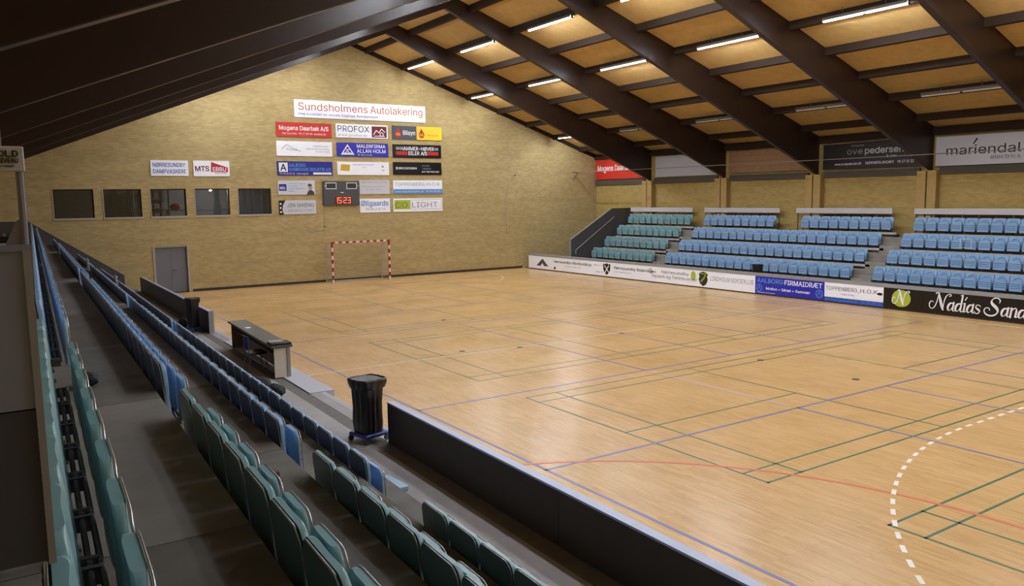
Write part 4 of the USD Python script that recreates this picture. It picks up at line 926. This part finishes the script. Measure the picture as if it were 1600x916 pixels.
def chair(label, loc, rz):
    c = thing('desk_chair', label, 'chair', loc, rz)
    NV = mat('navy_fabric', '#23285e', 0.7); TB = mat('chair_tube', '#77787c', 0.35, metal=0.7)
    obj('seat', MB().cbox(-0.21, 0.21, -0.21, 0.21, 0.42, 0.47, 0.015), BLACK, c)
    secs = [np.array([(-0.2 + 0.03 * (1 - (y / 0.21) ** 2) * -1 - 0.02 * (z - 0.5) + t, y, z) for y in np.linspace(-0.2, 0.2, 7) for t in (0,)] + [(-0.17 - 0.03 * (1 - (y / 0.21) ** 2) - 0.02 * (z - 0.5), y, z) for y in np.linspace(0.2, -0.2, 7)]) for z in (0.55, 0.65, 0.75, 0.84)]
    obj('backrest', MB().loft(secs), NV, c, smooth=50)
    for sx in (-1, 1):
        for s in (-1, 1): obj('leg', MB().tube([(sx * 0.16, s * 0.19, 0.43), (sx * 0.22, s * 0.21, 0.0)], 0.012, 8), TB, c)
    for s in (-1, 1): obj('back_tube', MB().tube([(-0.18, s * 0.17, 0.43), (-0.21, s * 0.17, 0.8)], 0.011, 8), TB, c)
chair('navy chair with thin metal legs tucked behind the brown desk', (-4.2, 10.75, 0.3), 0)

def bag_bin(root):
    cr = MB(); cr.tube([(-0.15, -0.15, 0.1), (-0.15, -0.15, 0.95)], 0.014, 8).tube([(0.15, -0.15, 0.1), (0.15, -0.15, 0.95)], 0.014, 8).tube([(-0.15, 0.15, 0.1), (-0.15, 0.15, 0.95)], 0.014, 8).tube([(0.15, 0.15, 0.1), (0.15, 0.15, 0.95)], 0.014, 8)
    obj('frame', cr, BLACK, root)
    rg = np.random.default_rng(3)
    def sq(r, z, k, wav):
        P = []
        for t in np.arange(48) * 2 * math.pi / 48:
            c, s = math.cos(t), math.sin(t); m_ = (abs(c) ** 9 + abs(s) ** 9) ** (-1 / 9)
            rr = r * m_ + wav * math.sin(t * 11 + k) + wav * 0.6 * math.sin(t * 17 - k * 2)
            P.append((rr * c, rr * s, z + wav * 0.8 * math.sin(3 * t + k)))
        return np.array(P)
    BAG = mat('black_bag', '#141316', 0.3)
    obj('bag', MB().loft([sq(0.17, 0.12, 0, 0.003), sq(0.185, 0.3, 0.4, 0.006), sq(0.175, 0.55, 0.9, 0.008), sq(0.19, 0.8, 1.2, 0.006), sq(0.20, 0.97, 1.5, 0.004), sq(0.235, 1.0, 1.7, 0.006), sq(0.225, 1.02, 1.8, 0.006), sq(0.185, 0.98, 1.9, 0.004), sq(0.17, 0.6, 2.0, 0.004), sq(0.15, 0.25, 2.1, 0.004)]), BAG, root, smooth=60)
    obj('bag_cuff', MB().loft([sq(0.21, 0.86, 3, 0.007), sq(0.232, 0.93, 2.4, 0.006), sq(0.24, 1.0, 1.7, 0.006), sq(0.22, 1.005, 1.7, 0.004)]), BAG, root, smooth=60)
    NVP = mat('blue_plastic_base', '#232f86', 0.4)
    obj('base', MB().cbox(-0.23, 0.23, -0.23, 0.23, 0.09, 0.15, 0.02), NVP, root)
    for sx in (-1, 1):
        for s in (-1, 1):
            an_ = np.arange(16) * math.pi / 8
            wv = [np.array([(sx * 0.2 + 0.045 * math.cos(t), s * 0.2 + dy, 0.045 + 0.045 * math.sin(t)) for t in an_]) for dy in (-0.015, 0.015)]
            wh = obj('wheel', MB().loft(wv), mat('caster_grey', '#4a4a4e', 0.5), root); obj('fork', MB().box(sx * 0.2 - 0.02, sx * 0.2 + 0.02, s * 0.2 - 0.022, s * 0.2 + 0.022, 0.06, 0.1), STEEL, wh)
b1 = thing('bag_trolley', 'tall black bin bag on a blue wheeled base at the board\'s end', 'bin', (-4.22, 4.42, 0.3), rz=14); bag_bin(b1)
UsdGeom.Xformable(copy_of(b1, 'bag_trolley', 'distant black bin bag trolley beside the far dark side board', 'bin', (-4.1, 17.5, 0.3), 20)).AddScaleOp().Set(Gf.Vec3f(0.72, 0.72, 1.0))
def lump(name, label, cat, c, r, m, seed, strap=True):
    t = trimesh.creation.icosphere(subdivisions=3); v = t.vertices.copy()
    n = meshkit.fbm(v * 1.7 + seed * 9.1, 3, seed)
    v = v * (0.72 + 0.55 * n)[:, None] * np.array(r); v[:, 2] -= v[:, 2].min(); v[:, 2] = np.maximum(v[:, 2], 0.0)
    root = thing(name, label, cat, c); obj('body', (v, t.faces), m, root, smooth=True); top = v[:, 2].max()
    if strap: obj('strap', MB().tube([(-r[0] * 0.3, 0, top * 0.8), (-r[0] * 0.15, 0.02, top * 1.12), (r[0] * 0.15, 0.02, top * 1.12), (r[0] * 0.3, 0, top * 0.8)], 0.012, 6), m, root)
    return root
CLOTH = mat('black_cloth', '#14151a', 0.8)
lump('sports_bag', 'black sports bag on the walkway by the desk', 'bag', (-4.62, 8.9, 0.3), (0.17, 0.42, 0.13), CLOTH, 1, False)
lump('sports_bag', 'smaller black sports bag, nearer of the two on the walkway', 'bag', (-4.55, 8.15, 0.3), (0.16, 0.3, 0.12), CLOTH, 2, False)
lump('dark_jacket', 'crumpled dark jacket lying on the tread behind the third row', 'jacket', (-8.47, 0.33, 2.58), (0.08, 0.13, 0.06), CLOTH, 3, False)
lump('dark_bag', 'small dark bag low beside the distant bin trolley', 'bag', (-4.24, 18.3, 0.3), (0.12, 0.25, 0.18), CLOTH, 4)
bxx = thing('small_box', 'small brown box on the tread beside the teal third row', 'box', (-7.55, -1.55, 1.98), rz=12)
obj('carton', MB().cbox(-0.07, 0.07, -0.07, 0.07, 0.0, 0.2, 0.004), mat('brown_card', '#5a4a38', 0.8), bxx); obj('flap', MB().box(-0.07, 0.0, -0.068, 0.068, 0.2, 0.206), mat('brown_card2', '#4f4130', 0.8), bxx)
ls = thing('loose_seat', 'loose pale blue seat shell lying flat on the walkway', 'seat shell', (-4.92, 2.3, 0.3), rz=4)
PB = mat('pale_blue_shell', '#a8cae4', 0.4)
obj('shell_half', MB().cbox(-0.21, -0.045, -0.27, 0.27, 0.0, 0.06, 0.015), PB, ls); obj('shell_half', MB().cbox(-0.03, 0.21, -0.28, 0.26, 0.0, 0.075, 0.015), PB, ls)
obj('hinge', MB().tube([(-0.037, -0.2, 0.02), (-0.037, 0.2, 0.02)], 0.014, 8), STEEL, ls)
gs = thing('folded_sheet', 'white square frame resting on a blue seat in the third far row', 'sheet', (RX[3] - 0.32, 8.13, RZ[3] + 0.36))
obj('frame', MB().bar((0, -0.2, 0), (0.0, -0.2, 0.34), 0.012).bar((0, 0.2, 0), (0.0, 0.2, 0.34), 0.012).bar((0, -0.2, 0), (0, 0.2, 0), 0.012).bar((0, -0.2, 0.34), (0, 0.2, 0.34), 0.012), W_, gs)
# wall cabinet box at the left edge of the view: a grey cabinet on the top walkway with a small framed notice above
KY = -5.5
CX = -9.054
kb = thing('grey_cabinet', 'plain grey cabinet behind the top row at the left picture edge', 'cabinet', (0, 0, 0))
GREYC = mat('cabinet_grey', '#868ca6', 0.55)
obj('upper_body', MB().box(-9.5, CX - 0.012, KY, KY + 0.28, 3.745, 4.03), GREYC, kb)
obj('lower_body', MB().box(-9.5, CX - 0.012, KY + 0.003, KY + 0.28, 3.455, 3.742), mat('cabinet_dark', '#474956', 0.6), kb)
obj('corner_profile', MB().box(CX - 0.012, CX, KY - 0.004, KY + 0.284, 3.45, 4.03), mat('cabinet_edge', '#97959a', 0.5), kb)
obj('worktop', MB().box(-9.5, CX, KY - 0.004, KY + 0.29, 4.03, 4.042), GREYC, kb)
for x in (-9.48, -9.2): obj('leg', MB().box(x, x + 0.04, KY + 0.05, KY + 0.25, 2.58, 3.455), BLACK, kb)
nb = thing('notice_board', 'white notice with black capitals on a thin post above the grey cabinet', 'notice', (0, 0, 0))
PG = mat('post_grey', '#7c7b86', 0.5)
obj('post', MB().tube([(CX - 0.006, KY + 0.008, 4.042), (CX - 0.006, KY + 0.008, 4.172)], 0.006, 8), PG, nb)
obj('gusset', MB().prism(Polygon([(CX - 0.036, 4.042), (CX - 0.011, 4.042), (CX - 0.011, 4.085), (CX - 0.016, 4.085)]), 0.004, (0, KY + 0.01, 0), (1, 0, 0), (0, 0, 1), (0, -1, 0)), PG, nb)
obj('post', MB().tube([(-9.35, KY + 0.008, 4.042), (-9.35, KY + 0.008, 4.172)], 0.006, 8), PG, nb)
obj('hanging_rod', MB().tube([(-9.085, KY + 0.004, 4.212), (-9.085, KY + 0.004, 4.9)], 0.0025, 6), PG, nb)
obj('plate', MB().cbox(-9.36, CX + 0.003, KY, KY + 0.006, 4.170, 4.2135, 0.0015), OFFW, nb)
f = Face(nb, (-9.36, KY, 4.170), (1, 0, 0), (0, 0, 1), (0, -1, 0))
RX_ = (CX + 0.003 + 9.36) - 0.0095
for i_, ch in enumerate('HOLD'): f.text(ch, RX_ - 0.0395 + i_ * 0.0104, 0.0255, 0.0105, K, w=0.0090, bold=True, lift=0.0004, name='letter')
f.text('NIVEAU', RX_ - 0.031, 0.0148, 0.0082, K, w=0.031, bold=True, lift=0.0004); f.text('vis respekt', RX_ - 0.032, 0.008, 0.0035, DG, w=0.026, lift=0.0004)
cj = thing('small_device', 'small black device lying on the grey cabinet', 'device', (-9.092, KY + 0.1, 4.042))
obj('case', MB().cbox(-0.012, 0.012, -0.012, 0.012, 0.0, 0.012, 0.002), BLACK, cj); obj('knob', MB().tube([(0, 0, 0.012), (0, 0, 0.017)], 0.005, 8), STEEL, cj)
# cable below the scoreboard
cb3 = thing('wall_cable', 'thin pale cable running down from the scoreboard on the far wall', 'cable')
obj('wire', MB().tube([(5.36, YF - 0.012, 3.88), (5.34, YF - 0.012, 2.72), (5.25, YF - 0.012, 2.62), (4.5, YF - 0.012, 2.6)], 0.01, 5), mat('pale_cable', '#a09880', 0.6), cb3)
obj('clip', MB().cbox(5.31, 5.38, YF - 0.025, YF, 2.8, 2.86, 0.004), STEEL, cb3)
